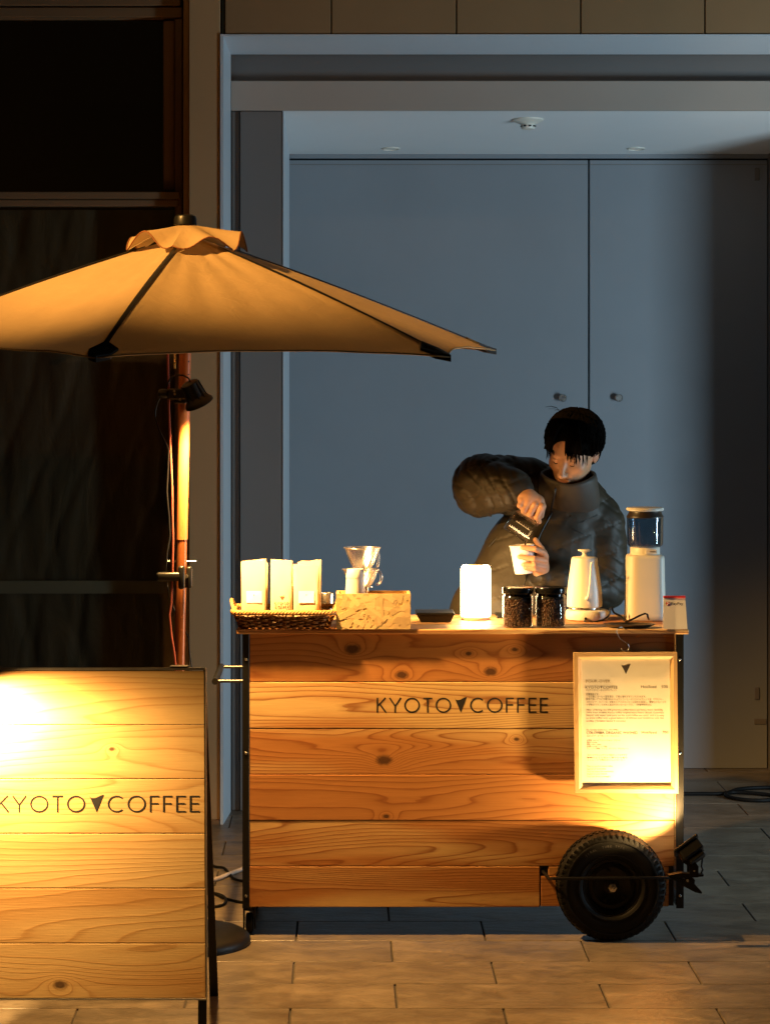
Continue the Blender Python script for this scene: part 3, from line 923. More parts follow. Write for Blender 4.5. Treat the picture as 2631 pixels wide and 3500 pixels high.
# ------------------------------------------------------------------ parasol
YP = 8.33
pb = at(597, 3185, YP); pb.z = 0
ptop = at(641, 775, YP)
um = thing('parasol', 'beige hexagonal parasol with terracotta pole beside the cart', 'parasol', pb)
def fabric(name, col):
    t = NT(name); v = t.obj()
    n = t.noise(v, 6, 4, .6)
    t.l(t.mix(.5, col, t.ramp(n, [(.3,(.82,)*3),(.7,(1.06,)*3)]), 'MULTIPLY'), t.b.inputs['Base Color'])
    t.b.inputs['Roughness'].default_value = .85
    t.b.inputs['Specular IOR Level'].default_value = .15
    t.bump(t.math('ADD', t.math('MULTIPLY', t.noise(v, 700, 2), .12), t.noise(v, 16, 4, .55, .8)), .5, .008)
    out = t.t.nodes['Material Output']
    tr = t.n('ShaderNodeBsdfTranslucent'); tr.inputs[0].default_value = (*col, 1)
    mx = t.n('ShaderNodeMixShader'); mx.inputs[0].default_value = .22
    t.l(t.b.outputs[0], mx.inputs[1]); t.l(tr.outputs[0], mx.inputs[2]); t.l(mx.outputs[0], out.inputs[0])
    return t.m
M['canvas'] = fabric('beige_canvas', (.50,.36,.20))
M['pole_paint'] = plain('terracotta_pole_paint', (.42,.14,.045), .38, 0, .06, 8)
M['pole_lower'] = plain('brown_pole_metal', (.30,.10,.035), .25, .45, .06, 8)
cx_, cy_ = ptop.x, YP
RH, RIM, APEX = 1.05, 1.868, Z(800, YP)
ang = [R(-10.5+60*k) for k in range(6)]
def tilt(x, y, z):  # canopy leans a little to the viewer
    return Vector((cx_+x, cy_+y, z + .030*y - .006*x))
def canopy_pt(k, s, t):
    """panel k, s along the hem 0..1, t from apex 0 to hem 1"""
    a, b = ang[k], ang[(k+1) % 6]
    A = Vector((RH*math.sin(a), -RH*math.cos(a), 0)); B = Vector((RH*math.sin(b), -RH*math.cos(b), 0))
    C = A.lerp(B, s)
    inw = 1 - .050*(4*s*(1-s))**.8 * t
    C = C*inw*t
    rr = t*inw
    z = APEX + (RIM-APEX)*rr
    sag = .016*4*s*(1-s)*math.sin(math.pi*min(1, t*1.02))
    rib = .012*math.sin(math.pi*t)
    z = z + rib - sag*.9
    wr = .0016*math.sin(22*s+3*k)*math.sin(9*t+k)+.0022*math.sin(31*s+5*k)*(1-t)*t*3
    return tilt(C.x, C.y, z+wr)
for k in range(6):
    w = MB(); ns_, nt_ = 22, 26; vv = []
    for j in range(nt_+1):
        t = .035+.965*j/nt_
        for i in range(ns_+1): vv.append(canopy_pt(k, i/ns_, t))
    fs = [(j*(ns_+1)+i, j*(ns_+1)+i+1, (j+1)*(ns_+1)+i+1, (j+1)*(ns_+1)+i) for j in range(nt_) for i in range(ns_)]
    w._add(vv, fs)
    pn = part('canopy_panel', w, M['canvas'], um, True)
    w = MB(); w.tube([canopy_pt(k, i/24, 1.0) for i in range(25)], .0028, 6); part('hem', w, M['canvas'], pn, True)
for k in range(6):   # dark seam tape, rib below, pocket at the tip
    w = MB(); n = 20; L = []
    for j in range(n+1):
        t = .13+.87*j/n
        p = canopy_pt(k, 0, t); q = canopy_pt(k, .03, t); q2 = canopy_pt((k-1) % 6, .97, t)
        u = (q-q2).normalized(); L.append((p+u*.0085+Vector((0,0,.0022)), p+Vector((0,0,.0045)), p-u*.0085+Vector((0,0,.0022))))
    vv = [x for tr_ in L for x in tr_]
    w._add(vv, [(3*j+i, 3*j+i+1, 3*j+i+4, 3*j+i+3) for j in range(n) for i in (0,1)])
    part('seam_tape', w, M['black_ink'], um, True)
    w = MB(); w.tube([canopy_pt(k, 0, t)-Vector((0,0,.012)) for t in (.06,.3,.6,.97)], .007, 6); part('rib', w, M['black_iron'], um, True)
    w = MB(); p = canopy_pt(k, 0, 1.0); a1 = canopy_pt(k, .05, .965); a2 = canopy_pt((k-1) % 6, .95, .965); a0 = canopy_pt(k, 0, .90)
    e1 = canopy_pt(k, .035, .995); e2 = canopy_pt((k-1) % 6, .965, .995); up = Vector((0,0,.006))
    o_ = (p-canopy_pt(k,0,.9)).normalized()*.004
    w._add([a0+up, a1+up, e1+up+o_, p+up*1.2+o_, e2+up+o_, a2+up, a0-up, a1-up, e1-up*1.6+o_, p-up*2+o_, e2-up*1.6+o_, a2-up],
           [(0,1,2,3,4,5), (11,10,9,8,7,6)]+[(i, 6+i, 6+(i+1) % 6, (i+1) % 6) for i in range(6)])
    part('tip_pocket', w, M['black_ink'], um)
# vent cap: six flared flaps
for k in range(6):
    w = MB(); vv = []; ns_, nt_ = 12, 8
    for j in range(nt_+1):
        t = j/nt_
        for i in range(ns_+1):
            s = i/ns_; a = ang[k]+R(60)*s
            r = .035+.150*t
            wv = math.cos(2*math.pi*s)
            r *= 1+.05*wv*t
            z = Z(772,YP) - .066*t**1.1 + .026*t*(1-wv)*.5*(1.3 if k % 2 else .6) - .016*t*t*math.sin(7*s+k*1.7)
            vv.append(tilt(r*math.sin(a), -r*math.cos(a), z + .03*0))
    w._add(vv, [(j*(ns_+1)+i, j*(ns_+1)+i+1, (j+1)*(ns_+1)+i+1, (j+1)*(ns_+1)+i) for j in range(nt_) for i in range(ns_)])
    vf = part('vent_flap', w, M['canvas'], um, True)
    w = MB(); w.tube(vv[-(ns_+1):], .0022, 5); part('flap_binding', w, plain('brown_binding', (.20,.07,.02), .8), vf, True)
w = MB(); c = at(634, 762, YP)
w.lathe([(.036,-.006),(.036,.012),(.033,.021),(.024,.026),(0,.027)], c, (0,0,1), 28); part('finial', w, M['black_plastic'], um, 40)
pd_ = (ptop-pb).normalized()
def pole(py): return pb + (ptop-pb)*((3185-py)/(3185-775))
w = MB(); w.tube([pole(1826), pole(770)], .0186, 28); up_ = part('pole', w, M['pole_paint'], um, 40, label='terracotta upper pole tube')
for py in (1228, 1272):
    w = MB(); c = pole(py)+Vector((.0128,-.0135,0)); w.lathe([(.0028,0),(.0028,.0005),(0,.0005)], c, (.68,-.73,0), 10); part('pin_hole', w, M['black_ink'], up_)
w = MB(); w.tube([pole(3170), pole(1826)], .0172, 28); lp_ = part('pole', w, M['pole_lower'], um, 40, label='glossy lower pole tube')
w = MB(); w.lathe([(.237,0),(.240,.012),(.236,.026),(.222,.036),(.16,.050),(.06,.062),(.035,.066),(.030,.10),(.024,.135),(.022,.15),(.0175,.15)], pb+Vector((0,0,.001)), (0,0,1), 64)
part('base', w, M['black_iron'], um, 40)
# clamp lamp on the pole
lc0, lc1 = at(647, 1307, 8.212), at(680, 1375, 8.232)
ld = (lc1-lc0).normalized()
pl = thing('pole_lamp', 'black clip lamp on the parasol pole shining down at the counter', 'lamp', at(610, 1345, 8.27))
w = MB(); w.lathe([(.0,0),(.022,0),(.0275,.003),(.0285,.03),(.030,.050),(.040,.062),(.0455,.070),(.0465,.077),(.044,.077),(.030,.060),(.026,.05),(0,.05)], lc0, ld, 36)
sh = part('lamp_head', w, M['black_plastic'], pl, 35)
w = MB()
for k in range(10):
    a = 2*math.pi*k/10
    q = Vector((0,0,1)).rotation_difference(ld)
    d0 = q @ Vector((math.cos(a), math.sin(a), 0))
    w.tube([lc0+ld*.004+d0*.0285, lc0+ld*.062+d0*.0345], .0022, 5)
part('cooling_fin', w, M['black_plastic'], sh)
w = MB(); w.lathe([(0,.056),(.026,.058)], lc0, ld, 24); part('lens', w, emitter('lamp_lens', (1,.80,.5), 25), sh)
a0 = at(545, 1342, 8.27); a1 = at(582, 1342, 8.268); a2 = at(640, 1346, 8.262)
w = MB(); w.lathe([(0,-.016),(.010,-.0145),(.0145,-.008),(.0145,.008),(.010,.0145),(0,.016)], a0+Vector((.012,0,-.003)), (1,0,0), 18)
part('swivel_ball', w, M['black_plastic'], pl, 40)
w = MB(); w.rbox(a1.x-.008, a2.x, 8.252, 8.280, a1.z-.022, a1.z+.0125, .005, 2); part('arm', w, M['black_plastic'], pl)
w = MB(); w.rbox(a1.x+.012, a2.x-.004, 8.268, 8.312, a1.z-.034, a1.z-.014, .004, 2); part('clamp_jaw', w, M['black_plastic'], pl)
for dx, dz in ((.014,.004),(.032,-.022),(.016,-.004)):
    w = MB(); w.lathe([(.0042,0),(.0038,.002),(0,.0022)], (a1.x+dx, 8.252, a1.z+dz), (0,-1,0), 10); part('screw', w, M['steel'], pl, 40)
w = MB(); w.tube([lc0+Vector((.002,0,.004)), at(645,1292,8.262), at(625,1283,8.262), at(603,1281,8.262), at(583,1292,8.264), at(574,1310,8.267), at(570,1322,8.27)], .0028, 8); part('flex', w, M['black_plastic'], pl, True)
light('pole_lamp_light', 'SPOT', lc0+ld*.079, 310, (1.0,.54,.16), lc0+ld*.079+Vector((.40,.0,-.92)), size=.03, angle=128, blend=.6, parent=pl)
# lamp cable, red rope, brass chain, spare clamp
w = MB(); w.tube([at(553,1350,8.268), at(540,1372,8.27), at(531,1405,8.27), at(532,1430,8.275), at(545,1470,8.28), at(560,1500,8.285), at(577,1535,8.29), at(575,1600,8.30), at(571,1680,8.30), at(578,1760,8.30), at(582,1830,8.30), at(572,1890,8.30), at(567,1950,8.295), at(570,1990,8.30), at(580,2040,8.33), at(590,2070,8.35), at(603,2100,8.36), at(645,2180,8.36), at(648,2230,8.355), at(655,2278,8.35), at(650,2500,8.35), at(640,3000,8.36), at(650,3150,8.40)], .0026, 8)
single('lamp_cable', w, M['black_plastic'], 'thin black lamp cable running down beside the parasol pole', 'cable', at(577,2000,8.3), smooth=True)
w = MB(); rp = [(573,1150),(575,1240),(577,1320),(579,1420),(584,1560),(588,1640),(590,1760),(592,1840),(590,1960),(587,2060),(580,2100),(586,2170),(596,2230),(602,2290),(606,2420),(600,2600)]
path = [at(a, b, 8.275) for a, b in rp]; w.tube(path, .0036, 8)
tr_ = NT('red_rope'); v = tr_.obj(); wv = tr_.n('ShaderNodeTexWave', bands_direction='DIAGONAL'); wv.inputs['Scale'].default_value = 90; tr_.l(tr_.stretch(v,(1,1,1)), wv.inputs['Vector'])
tr_.l(tr_.mix(wv.outputs['Fac'], (.16,.022,.015), (.34,.08,.055)), tr_.b.inputs['Base Color']); tr_.b.inputs['Roughness'].default_value = .8
single('red_rope', w, tr_.m, 'red braided cord hanging along the parasol pole', 'rope', at(590,1800,8.275), smooth=True)
ch = thing('brass_chain', 'short brass pin chain hanging from under the parasol', 'chain', at(598,1258,8.29))
mbz = plain('brass', (.75,.45,.12), .3, 1.0, .1, 30)
for i in range(7):
    c = at(597+(i % 2)*2, 1200+i*8, 8.288); w = MB()
    pts = [c+Vector((.0025*math.cos(2*math.pi*k/10)*(1 if i % 2 else .3), .0025*math.cos(2*math.pi*k/10)*(.3 if i % 2 else 1), .0055*math.sin(2*math.pi*k/10))) for k in range(11)]
    w.tube(pts, .0010, 5); part('link', w, mbz, ch)
w = MB(); c = at(597, 1252, 8.288); w.rbox(c.x-.0025, c.x+.0035, c.y-.001, c.y+.001, c.z-.007, c.z+.005, .0005, 1); part('pin', w, mbz, ch)
sc_ = thing('pole_clamp', 'black spring clamp gripping the lower parasol pole', 'clamp', at(600,2335,8.33))
w = MB(); c = at(600, 1972, 8.312)
w.rbox(X(536,8.29), X(622,8.29), 8.268, 8.296, Z(1985,8.29), Z(1955,8.29), .008, 3); part('lever', w, M['black_plastic'], sc_, 40)
w = MB(); w.rbox(X(611,8.30), X(634,8.30), 8.268, 8.300, Z(2012,8.3), Z(1932,8.3), .008, 3); part('jaw', w, M['black_plastic'], sc_, 40)
w = MB(); w.rbox(X(639,8.35), X(659,8.35), 8.312, 8.352, Z(2010,8.33), Z(1936,8.33), .007, 3); part('jaw', w, M['black_plastic'], sc_, 40)
w = MB(); w.rbox(X(571,8.34), X(671,8.34), 8.352, 8.362, Z(1923,8.34), Z(1917,8.34), .0015, 1); part('cross_plate', w, M['steel'], sc_)
w = MB(); w.tube([at(637,1970,8.30), at(641,1970,8.33)], .006, 10); part('spring', w, M['steel'], sc_)

# ------------------------------------------------------------------ floodlight clipped to the wheel guard
f0 = at(2340, 2886, 8.275)
flo = thing('floodlight', 'small black clip floodlight at the wheel aimed up at the menu', 'lamp', at(2345, 3010, 8.30))
ax = Vector((-.56, .42, .72)).normalized()          # looks up and left, a little to the cart
q = Vector((0,0,1)).rotation_difference(ax)
def FL(x, y, z): return f0 + q @ Vector((x, y, z))
def flbox(x0, x1, y0, y1, z0, z1, nm, m, par, b=.003):
    w = MB(); w.rbox(x0, x1, y0, y1, z0, z1, b, 2); w.v = [tuple(FL(*p)) for p in w.v]; return part(nm, w, m, par)
flbox(-.045, .045, -.032, .032, -.008, .0, 'bezel', M['black_plastic'], flo, .002)
hs = flbox(-.036, .040, -.028, .028, -.046, -.0085, 'housing', M['black_plastic'], flo, .006)
flbox(-.026, .030, -.022, .022, -.064, -.0465, 'heat_sink', M['black_plastic'], flo, .004)
w = MB(); w.quad(FL(-.038,-.026,.0006), FL(.038,-.026,.0006), FL(.038,.026,.0006), FL(-.038,.026,.0006)); part('lens', w, emitter('flood_lens', (1,.72,.4), 20), flo)
for s in (-1, 1):
    w = MB(); w.prism([at(2325,2940,8.275)+Vector((0,s*.034,0)), at(2352,2915,8.275)+Vector((0,s*.034,0)), at(2381,2955,8.275)+Vector((0,s*.034,0)), at(2380,2992,8.275)+Vector((0,s*.034,0)), at(2351,2992,8.275)+Vector((0,s*.034,0)), at(2350,2955,8.275)+Vector((0,s*.034,0))], (0,-.003*s,0))
    part('bracket', w, M['black_iron'], flo)
w = MB(); w.lathe([(.0035,0),(.003,.002),(0,.002)], at(2371,2977,8.238), (0,-1,0), 10); part('bolt', w, M['steel'], flo)
w = MB(); w.prism([at(2284,2992,8.26), at(2330,2984,8.26), at(2404,2990,8.26), at(2402,2996,8.26), at(2362,2999,8.26), at(2330,3001,8.26), at(2286,2999,8.26)], (0,.030,0)); part('jaw', w, M['black_iron'], flo)
w = MB(); w.prism([at(2288,3003,8.26), at(2330,3003,8.26), at(2350,3012,8.26), at(2372,3022,8.26), at(2398,3050,8.26), at(2396,3055,8.26), at(2374,3050,8.26), at(2332,3028,8.26), at(2316,3014,8.26)], (0,.030,0)); part('jaw', w, M['black_iron'], flo)
w = MB(); w.prism([at(2338,3000,8.262), at(2362,2998,8.262), at(2374,3008,8.262), at(2372,3022,8.262), at(2346,3022,8.262)], (0,.026,0)); part('pivot', w, M['black_iron'], flo)
w = MB(); w.lathe([(.0045,0),(.004,.002),(0,.002)], at(2348,3010,8.2595), (0,-1,0), 10); part('bolt', w, M['steel'], flo)
w = MB(); w.tube([FL(.034,0,-.05), at(2397,2952,8.275), at(2396,2962,8.275), at(2400,2972,8.275), at(2395,2985,8.275), at(2388,2992,8.277)], .003, 8); part('flex', w, M['black_plastic'], flo, True)
light('floodlight_light', 'SPOT', FL(0,0,.004), 74, (1.0,.60,.21), FL(-.0,.0,.004)+Vector((-.58,.34,.74)), size=.02, angle=126, blend=.45, parent=flo)

# ------------------------------------------------------------------ things on the counter
def on_top(px, py):
    Y = F*(HC-ZT)/(py-YH); return Vector((X(px, Y), Y, ZT))

# wicker basket
YK = 8.53
bx0, bx1 = X(822, 8.43), X(1120, 8.43)
bk0 = Vector(((bx0+bx1)/2, YK, ZT))
basket = thing('wicker_basket', 'low brown wicker basket holding kraft coffee bags', 'basket', bk0)
hw0, hd0, hh = (bx1-bx0)/2, .105, .050
def per(s, grow, rad=.03):
    """rounded rectangle outline, s in 0..1"""
    a, b = hw0+grow-rad, hd0+grow-rad
    segs = [2*a, math.pi/2*rad, 2*b, math.pi/2*rad, 2*a, math.pi/2*rad, 2*b, math.pi/2*rad]
    L = sum(segs); d = (s % 1)*L
    for i, g in enumerate(segs):
        if d <= g: break
        d -= g
    u = d/g
    if i == 0: p = (-a+d, -b-rad); n = (0,-1)
    elif i == 2: p = (a+rad, -b+d); n = (1,0)
    elif i == 4: p = (a-d, b+rad); n = (0,1)
    elif i == 6: p = (-a-rad, b-d); n = (-1,0)
    else:
        cxy = {1:(a,-b),3:(a,b),5:(-a,b),7:(-a,-b)}[i]; a0 = {1:-90,3:0,5:90,7:180}[i]
        an = R(a0+90*u); n = (math.cos(an), math.sin(an)); p = (cxy[0]+rad*n[0], cxy[1]+rad*n[1])
    return Vector((p[0], p[1], 0)), Vector((n[0], n[1], 0))
NSK = 44
rng = random.Random(3)
w = MB()
wick = [(.16,.065,.022),(.22,.10,.035),(.11,.042,.014),(.28,.14,.05)]
lev = 6
for l in range(lev):
    for sub in (0, 1):
        z = .006+(hh-.012)*(l+.5*sub)/lev
        pts = []
        ph = math.pi*l + sub*math.pi
        for i in range(NSK*4+1):
            s = i/(NSK*4)
            p, n = per(s, .0+.020*(z/hh))
            o = .0042*math.sin(math.pi*NSK*s+ph)
            pts.append(bk0 + p + n*o + Vector((0,0,z+.0015*math.sin(40*s+l)+rng.uniform(-.0006,.0006))))
        w.cur = rng.choice(wick)
        w.tube(pts, .0026, 5, cap=False)
M['wicker'] = toned('wicker', .5, .3, 200)
part('woven_willow', w, M['wicker'], basket, True, kind='stuff')
w = MB()
for i in range(NSK):
    s = (i+.5)/NSK; w.cur = rng.choice(wick)
    p0, n0 = per(s, -.001); p1, n1 = per(s, .020)
    w.tube([bk0+p0, bk0+p1+Vector((0,0,hh))], .0026, 5)
part('stake', w, M['wicker'], basket, kind='stuff')
w = MB()
for st in range(4):
    w.cur = (.36+.05*st, .20+.02*st, .075)
    pts = []
    for i in range(181):
        s = i/180; p, n = per(s, .024)
        a = 2*math.pi*(s*26)+st*math.pi/2
        pts.append(bk0+p+n*(.0055*math.cos(a))+Vector((0,0,hh+.004+.0055*math.sin(a))))
    w.tube(pts, .0040, 5, cap=False)
part('rolled_rim', w, M['wicker'], basket, True, kind='stuff')
for sgn in (-1, 1):
    w = MB(); cxh = bk0.x + sgn*(hw0+.022)
    for st in range(3):
        w.cur = (.38,.21,.08)
        pts = [Vector((cxh+sgn*(.010*math.sin(math.pi*t)+.003*math.cos(18*t+st*2)), bk0.y-.055+.11*t, ZT+hh+.004+.030*math.sin(math.pi*t)+.003*math.sin(18*t+st*2))) for t in [i/20 for i in range(21)]]
        w.tube(pts, .0038, 5)
    part('handle', w, M['wicker'], basket, True)
w = MB(); w.cur = (.16,.07,.025); w.box(bk0.x-hw0+.004, bk0.x+hw0-.004, bk0.y-hd0+.004, bk0.y+hd0-.004, ZT+.001, ZT+.006); part('bottom', w, M['wicker'], basket)

def coffee_bag(px0, px1, py0, Y, label, rot=0.0, lean=0.0, m='kraft', prnt=None, thick=.052, seed=0):
    z0 = ZT+.008; z1 = Z(py0, Y); x0, x1 = X(px0, Y), X(px1, Y); cx = (x0+x1)/2; hw = (x1-x0)/2
    b = thing('coffee_bag', label, 'coffee bag', (cx, Y, z0), 'coffee bags in the wicker basket')
    w = MB(); rr = random.Random(seed); n, nh = 28, 18; vv = []
    for j in range(nh+1):
        t = j/nh; z = z0+(z1-z0)*t
        d = thick/2*(1-.93*max(0,(t-.35)/.65)**1.1)*(1+.10*math.sin(math.pi*t))
        for i in range(n):
            a = 2*math.pi*i/n; c_, s_ = math.cos(a), math.sin(a)
            ex = .28
            xx = hw*math.copysign(abs(c_)**ex, c_); yy = d*math.copysign(abs(s_)**.45, s_)
            if abs(xx) > hw*.93: xx *= 1-.07*(1-abs(yy)/max(d,1e-6))*(1-t)   # gusset
            yy += .0022*math.sin(17*xx/hw+9*t+seed)*t*(1-t)*2 + lean*t
            vv.append((cx+xx*math.cos(rot)-yy*math.sin(rot), Y+yy*math.cos(rot)+xx*math.sin(rot), z+(.003*math.sin(7*xx/hw+seed) if j == nh else 0)+.004*(xx/hw)*(1 if seed % 2 else -.5)*t))
    w._add(vv, [(j*n+i, j*n+(i+1) % n, (j+1)*n+(i+1) % n, (j+1)*n+i) for j in range(nh) for i in range(n)]+[tuple(range(n))[::-1], tuple(nh*n+i for i in range(n))])
    part('pouch', w, M[m], b, 50)
    def front(u, v):   # u px, v px on the front of the bag
        z = Z(v, Y); t = (z-z0)/(z1-z0)
        d = thick/2*(1-.93*max(0,(t-.35)/.65)**1.1)*(1+.10*math.sin(math.pi*t))
        xx = X(u, Y)-cx
        yy = -d + .0022*math.sin(17*xx/hw+9*t+seed)*t*(1-t)*2 + lean*t - .0022
        return (cx+xx*math.cos(rot)-yy*math.sin(rot), Y+yy*math.cos(rot)+xx*math.sin(rot), z)
    w = MB(); w.box(cx-hw*.96, cx+hw*.96, Y-.0016+lean*.9, Y+.0016+lean*.9, z1-.030, z1-.028); part('fold_crease', w, M['kraft_dark'] if m == 'kraft_dark' else M['kraft'], b)
    if prnt == 'label':
        c = (px0+px1)/2
        w = MB(); w.quad(front(c-26, 2058), front(c+27, 2058), front(c+27, 2018), front(c-26, 2018)); lb = part('label', w, M['paper_white'], b)
        w = MB(); q = [Vector(front(*p))+Vector((0,-.0006,0)) for p in ((c-2.5,2030),(c+2.5,2030),(c,2034))]; w.quad(*q[::-1]); part('emblem', w, M['black_ink'], lb)
    if prnt == 'brand':
        w = MB(); fy = lambda u, v, l: (u, front(960, 2060)[1]-.001+lean*0, v)
        def bp(u, v, l):
            p = front(XV+u*F/Y, YH-(v-HC)*F/Y); return (p[0], p[1]-l*.2, p[2])
        stroke_text(w, '^', X(957,Y), Z(2049,Y), X(975,Y)-X(957,Y), Z(2034,Y)-Z(2049,Y), bp)
        stroke_text(w, 'KYOTO', X(941,Y), Z(2063,Y), X(990,Y)-X(941,Y), Z(2056,Y)-Z(2063,Y), bp, lw=.22, gap=.3)
        stroke_text(w, 'COFFEE', X(942,Y), Z(2077,Y), X(990,Y)-X(942,Y), Z(2069,Y)-Z(2077,Y), bp, lw=.22, gap=.3)
        part('print', w, plain('brown_print', (.12,.05,.02), .7), b)
    return b
coffee_bag(824, 911, 1917, 8.505, 'kraft coffee bag with white label at the left end of the basket', rot=.06, prnt='label', seed=1)
coffee_bag(925, 1001, 1917, 8.51, 'kraft coffee bag with printed brand name in the middle of the basket', rot=-.05, prnt='brand', seed=2)
coffee_bag(1003, 1092, 1930, 8.505, 'kraft coffee bag with white label right of the printed bag', rot=-.03, prnt='label', seed=4)
coffee_bag(842, 917, 1928, 8.575, 'plain kraft bag standing behind the left labelled bag', m='kraft', seed=3)
coffee_bag(935, 1008, 1934, 8.58, 'plain kraft bag standing behind the printed bag', m='kraft', seed=6)
coffee_bag(1017, 1099, 1915, 8.58, 'plain kraft bag standing behind the right labelled bag', m='kraft', seed=5)

# metal cup
c = on_top(1117, 2118); c.y = 8.70; c.x = X(1117, 8.70)
k = thing('steel_cup', 'polished steel cup between the basket and the strand board box', 'cup', c)
w = MB(); w.lathe([(.020,0),(.0225,.05),(.0235,.092),(.0225,.094),(.0215,.09),(.0205,.05),(.0185,.004),(0,.004)], c, (0,0,1), 30); part('body', w, M['steel'], k, 40)

# strand board box
YO = 8.41
ox0, ox1, oz1 = X(1149, YO), X(1403, YO), Z(2030, YO)
od = .135
osb = thing('strand_board_box', 'open box of pressed wood strand board beside the basket', 'box', ((ox0+ox1)/2, YO+od/2, ZT))
M['osb_base'] = plain('strand_board_core', (.52,.35,.15), .6, 0, .2, 40, .3, 90)
th = .010
w = MB(); w.box(ox0, ox1, YO+.003, YO+th, ZT+.0006, oz1); fp = part('front_board', w, M['osb_base'], osb)
w = MB(); w.box(ox0, ox1, YO+od-th, YO+od, ZT+.0006, oz1); part('back_board', w, M['osb_base'], osb)
w = MB(); w.box(ox0+.0005, ox0+th, YO+th+.0005, YO+od-th-.0005, ZT+.0006, oz1-.0003); part('side_board', w, M['osb_base'], osb)
w = MB(); w.box(ox1-th, ox1-.0005, YO+th+.0005, YO+od-th-.0005, ZT+.0006, oz1-.0003); part('side_board', w, M['osb_base'], osb)
w = MB(); w.box(ox0+th, ox1-th, YO+th, YO+od-th, ZT+.0008, ZT+.008); part('bottom_board', w, M['osb_base'], osb)
def clip_poly(poly, x0, x1, z0, z1):
    for ax, lim, sg in ((0,x0,1),(0,x1,-1),(1,z0,1),(1,z1,-1)):
        out = []
        for i in range(len(poly)):
            a, b = poly[i-1], poly[i]
            ia, ib = (a[ax]-lim)*sg >= 0, (b[ax]-lim)*sg >= 0
            if ia != ib:
                t = (lim-a[ax])/(b[ax]-a[ax]); out.append((a[0]+(b[0]-a[0])*t, a[1]+(b[1]-a[1])*t))
            if ib: out.append(b)
        poly = out
        if not poly: return []
    return poly
w = MB(); rg = random.Random(11); nf = 95
for i in range(nf):
    cx, cz = rg.uniform(ox0, ox1), rg.uniform(ZT, oz1)
    L, B = rg.uniform(.03,.10), rg.uniform(.009,.026); a = rg.gauss(.5, .8)
    ca, sa = math.cos(a), math.sin(a); q = []
    for (u, v) in ((-1,-.8),(-.5,-1),(.4,-.9),(1,-1),(.92,.2),(1,.9),(.2,1),(-.6,.85),(-.94,.2)):
        u = u*L/2*rg.uniform(.9,1.05); v = v*B/2*rg.uniform(.8,1.05)
        q.append((cx+u*ca-v*sa, cz+u*sa+v*ca))
    q = clip_poly(q, ox0+.0004, ox1-.0004, ZT+.001, oz1-.0004)
    if len(q) < 3: continue
    k = rg.uniform(.72,1.08); w.cur = (.66*k, .48*k*rg.uniform(.95,1.03), .24*k)
    y = YO+.0028-.0012*i/nf + rg.uniform(-.0001,.0001)
    n = len(q); ti = rg.uniform(-.004,.004)
    w._add([(x, y+ti*(z-cz), z) for x, z in q]+[(x, YO+.0034, z) for x, z in q], [tuple(range(n))[::-1]]+[(j, (j+1) % n, n+(j+1) % n, n+j) for j in range(n)])
part('wood_strand', w, toned('wood_strands', .55, .35, 160), fp, kind='stuff')
# inverted stack of paper cups
c = Vector((X(1214, 8.475), 8.475, ZT+.009))
k = thing('paper_cup_stack', 'upside down stack of cream paper cups in the strand board box', 'paper cups', c)
zt_ = Z(1944, 8.475)-c.z
w = MB(); w.lathe([(.0375,0),(.0385,.003),(.0275,zt_-.012),(.026,zt_-.011)], c, (0,0,1), 40); part('cup', w, M['cream_plastic'], k, 50)
w = MB(); w.lathe([(.0292,zt_-.03),(.0300,zt_-.024),(.0263,zt_-.002),(.0250,zt_),(.0235,zt_-.002),(0,zt_-.003)], c, (0,0,1), 40); part('cup', w, M['cream_plastic'], k, 50)

# clear ribbed dripper over a clear ribbed dripper with handle
M['clear_plastic'] = glassy('clear_plastic', (.975,.97,.965), (1,.97,.94), .28, 1.5, base=.12)
def ribbed(w, c, prof, ribs, seg=96, amp=.0022, twist=1.0):
    vv = []; m = len(prof)
    for j, (r, h, on) in enumerate(prof):
        for k in range(seg):
            a = 2*math.pi*k/seg
            f = max(0, math.cos(ribs*(a + twist*h*9)))**6
            rr = r + amp*f*on
            vv.append(c+Vector((rr*math.cos(a), rr*math.sin(a), h)))
    w._add(vv, [(j*seg+k, j*seg+(k+1) % seg, (j+1)*seg+(k+1) % seg, (j+1)*seg+k) for j in range(m-1) for k in range(seg)])
def dripper(label, px, py_top, py_bot, Y, rt, rb, hx, name):
    zt, zb = Z(py_top, Y), Z(py_bot, Y)
    c = Vector((X(px, Y), Y, zb)); H = zt-zb
    d = thing(name, label, 'coffee dripper', c, 'clear coffee drippers')
    w = MB(); n = 14
    outer = [(rb+(rt-rb)*(t**.8), H*t, 1 if .05 < t < .93 else 0) for t in [i/n for i in range(n+1)]]
    inner = [(r-.0022, h, -.7*o) for r, h, o in outer][::-1]
    ribbed(w, c, outer+[(rt+.0025, H+.001, 0), (rt+.0025, H+.003, 0), (rt-.002, H+.003, 0)]+inner, 11)
    part('ribbed_cone', w, M['clear_plastic'], d, True)
    w = MB(); w.lathe([(rt-.001,H-.001),(rt+.004,H+.0005),(rt+.004,H+.0035),(rt-.001,H+.0035)], c, (0,0,1), 48, closed=True); part('rim', w, M['clear_plastic'], d, True)
    w = MB(); pts = []
    for i in range(17):
        t = i/16; a = R(95-200*t)
        pts.append(c+Vector((rt*.72+hx*(.55+.62*math.cos(a))*1.0, -.012, H*.55+H*.42*math.sin(a))))
    w.tube(pts, .0042, 8, flat=1.6); part('handle', w, M['clear_plastic'], d, True)
    return d
YD = 8.52
d1 = dripper('clear ribbed dripper cone on top, above the paper cups', 1238, 1874, 1945, YD, .056, .024, .010, 'coffee_dripper')
d2 = dripper('clear ribbed dripper with loop handle underneath, behind the paper cups', 1233, 1948, 2003, YD, .056, .030, .022, 'coffee_dripper')
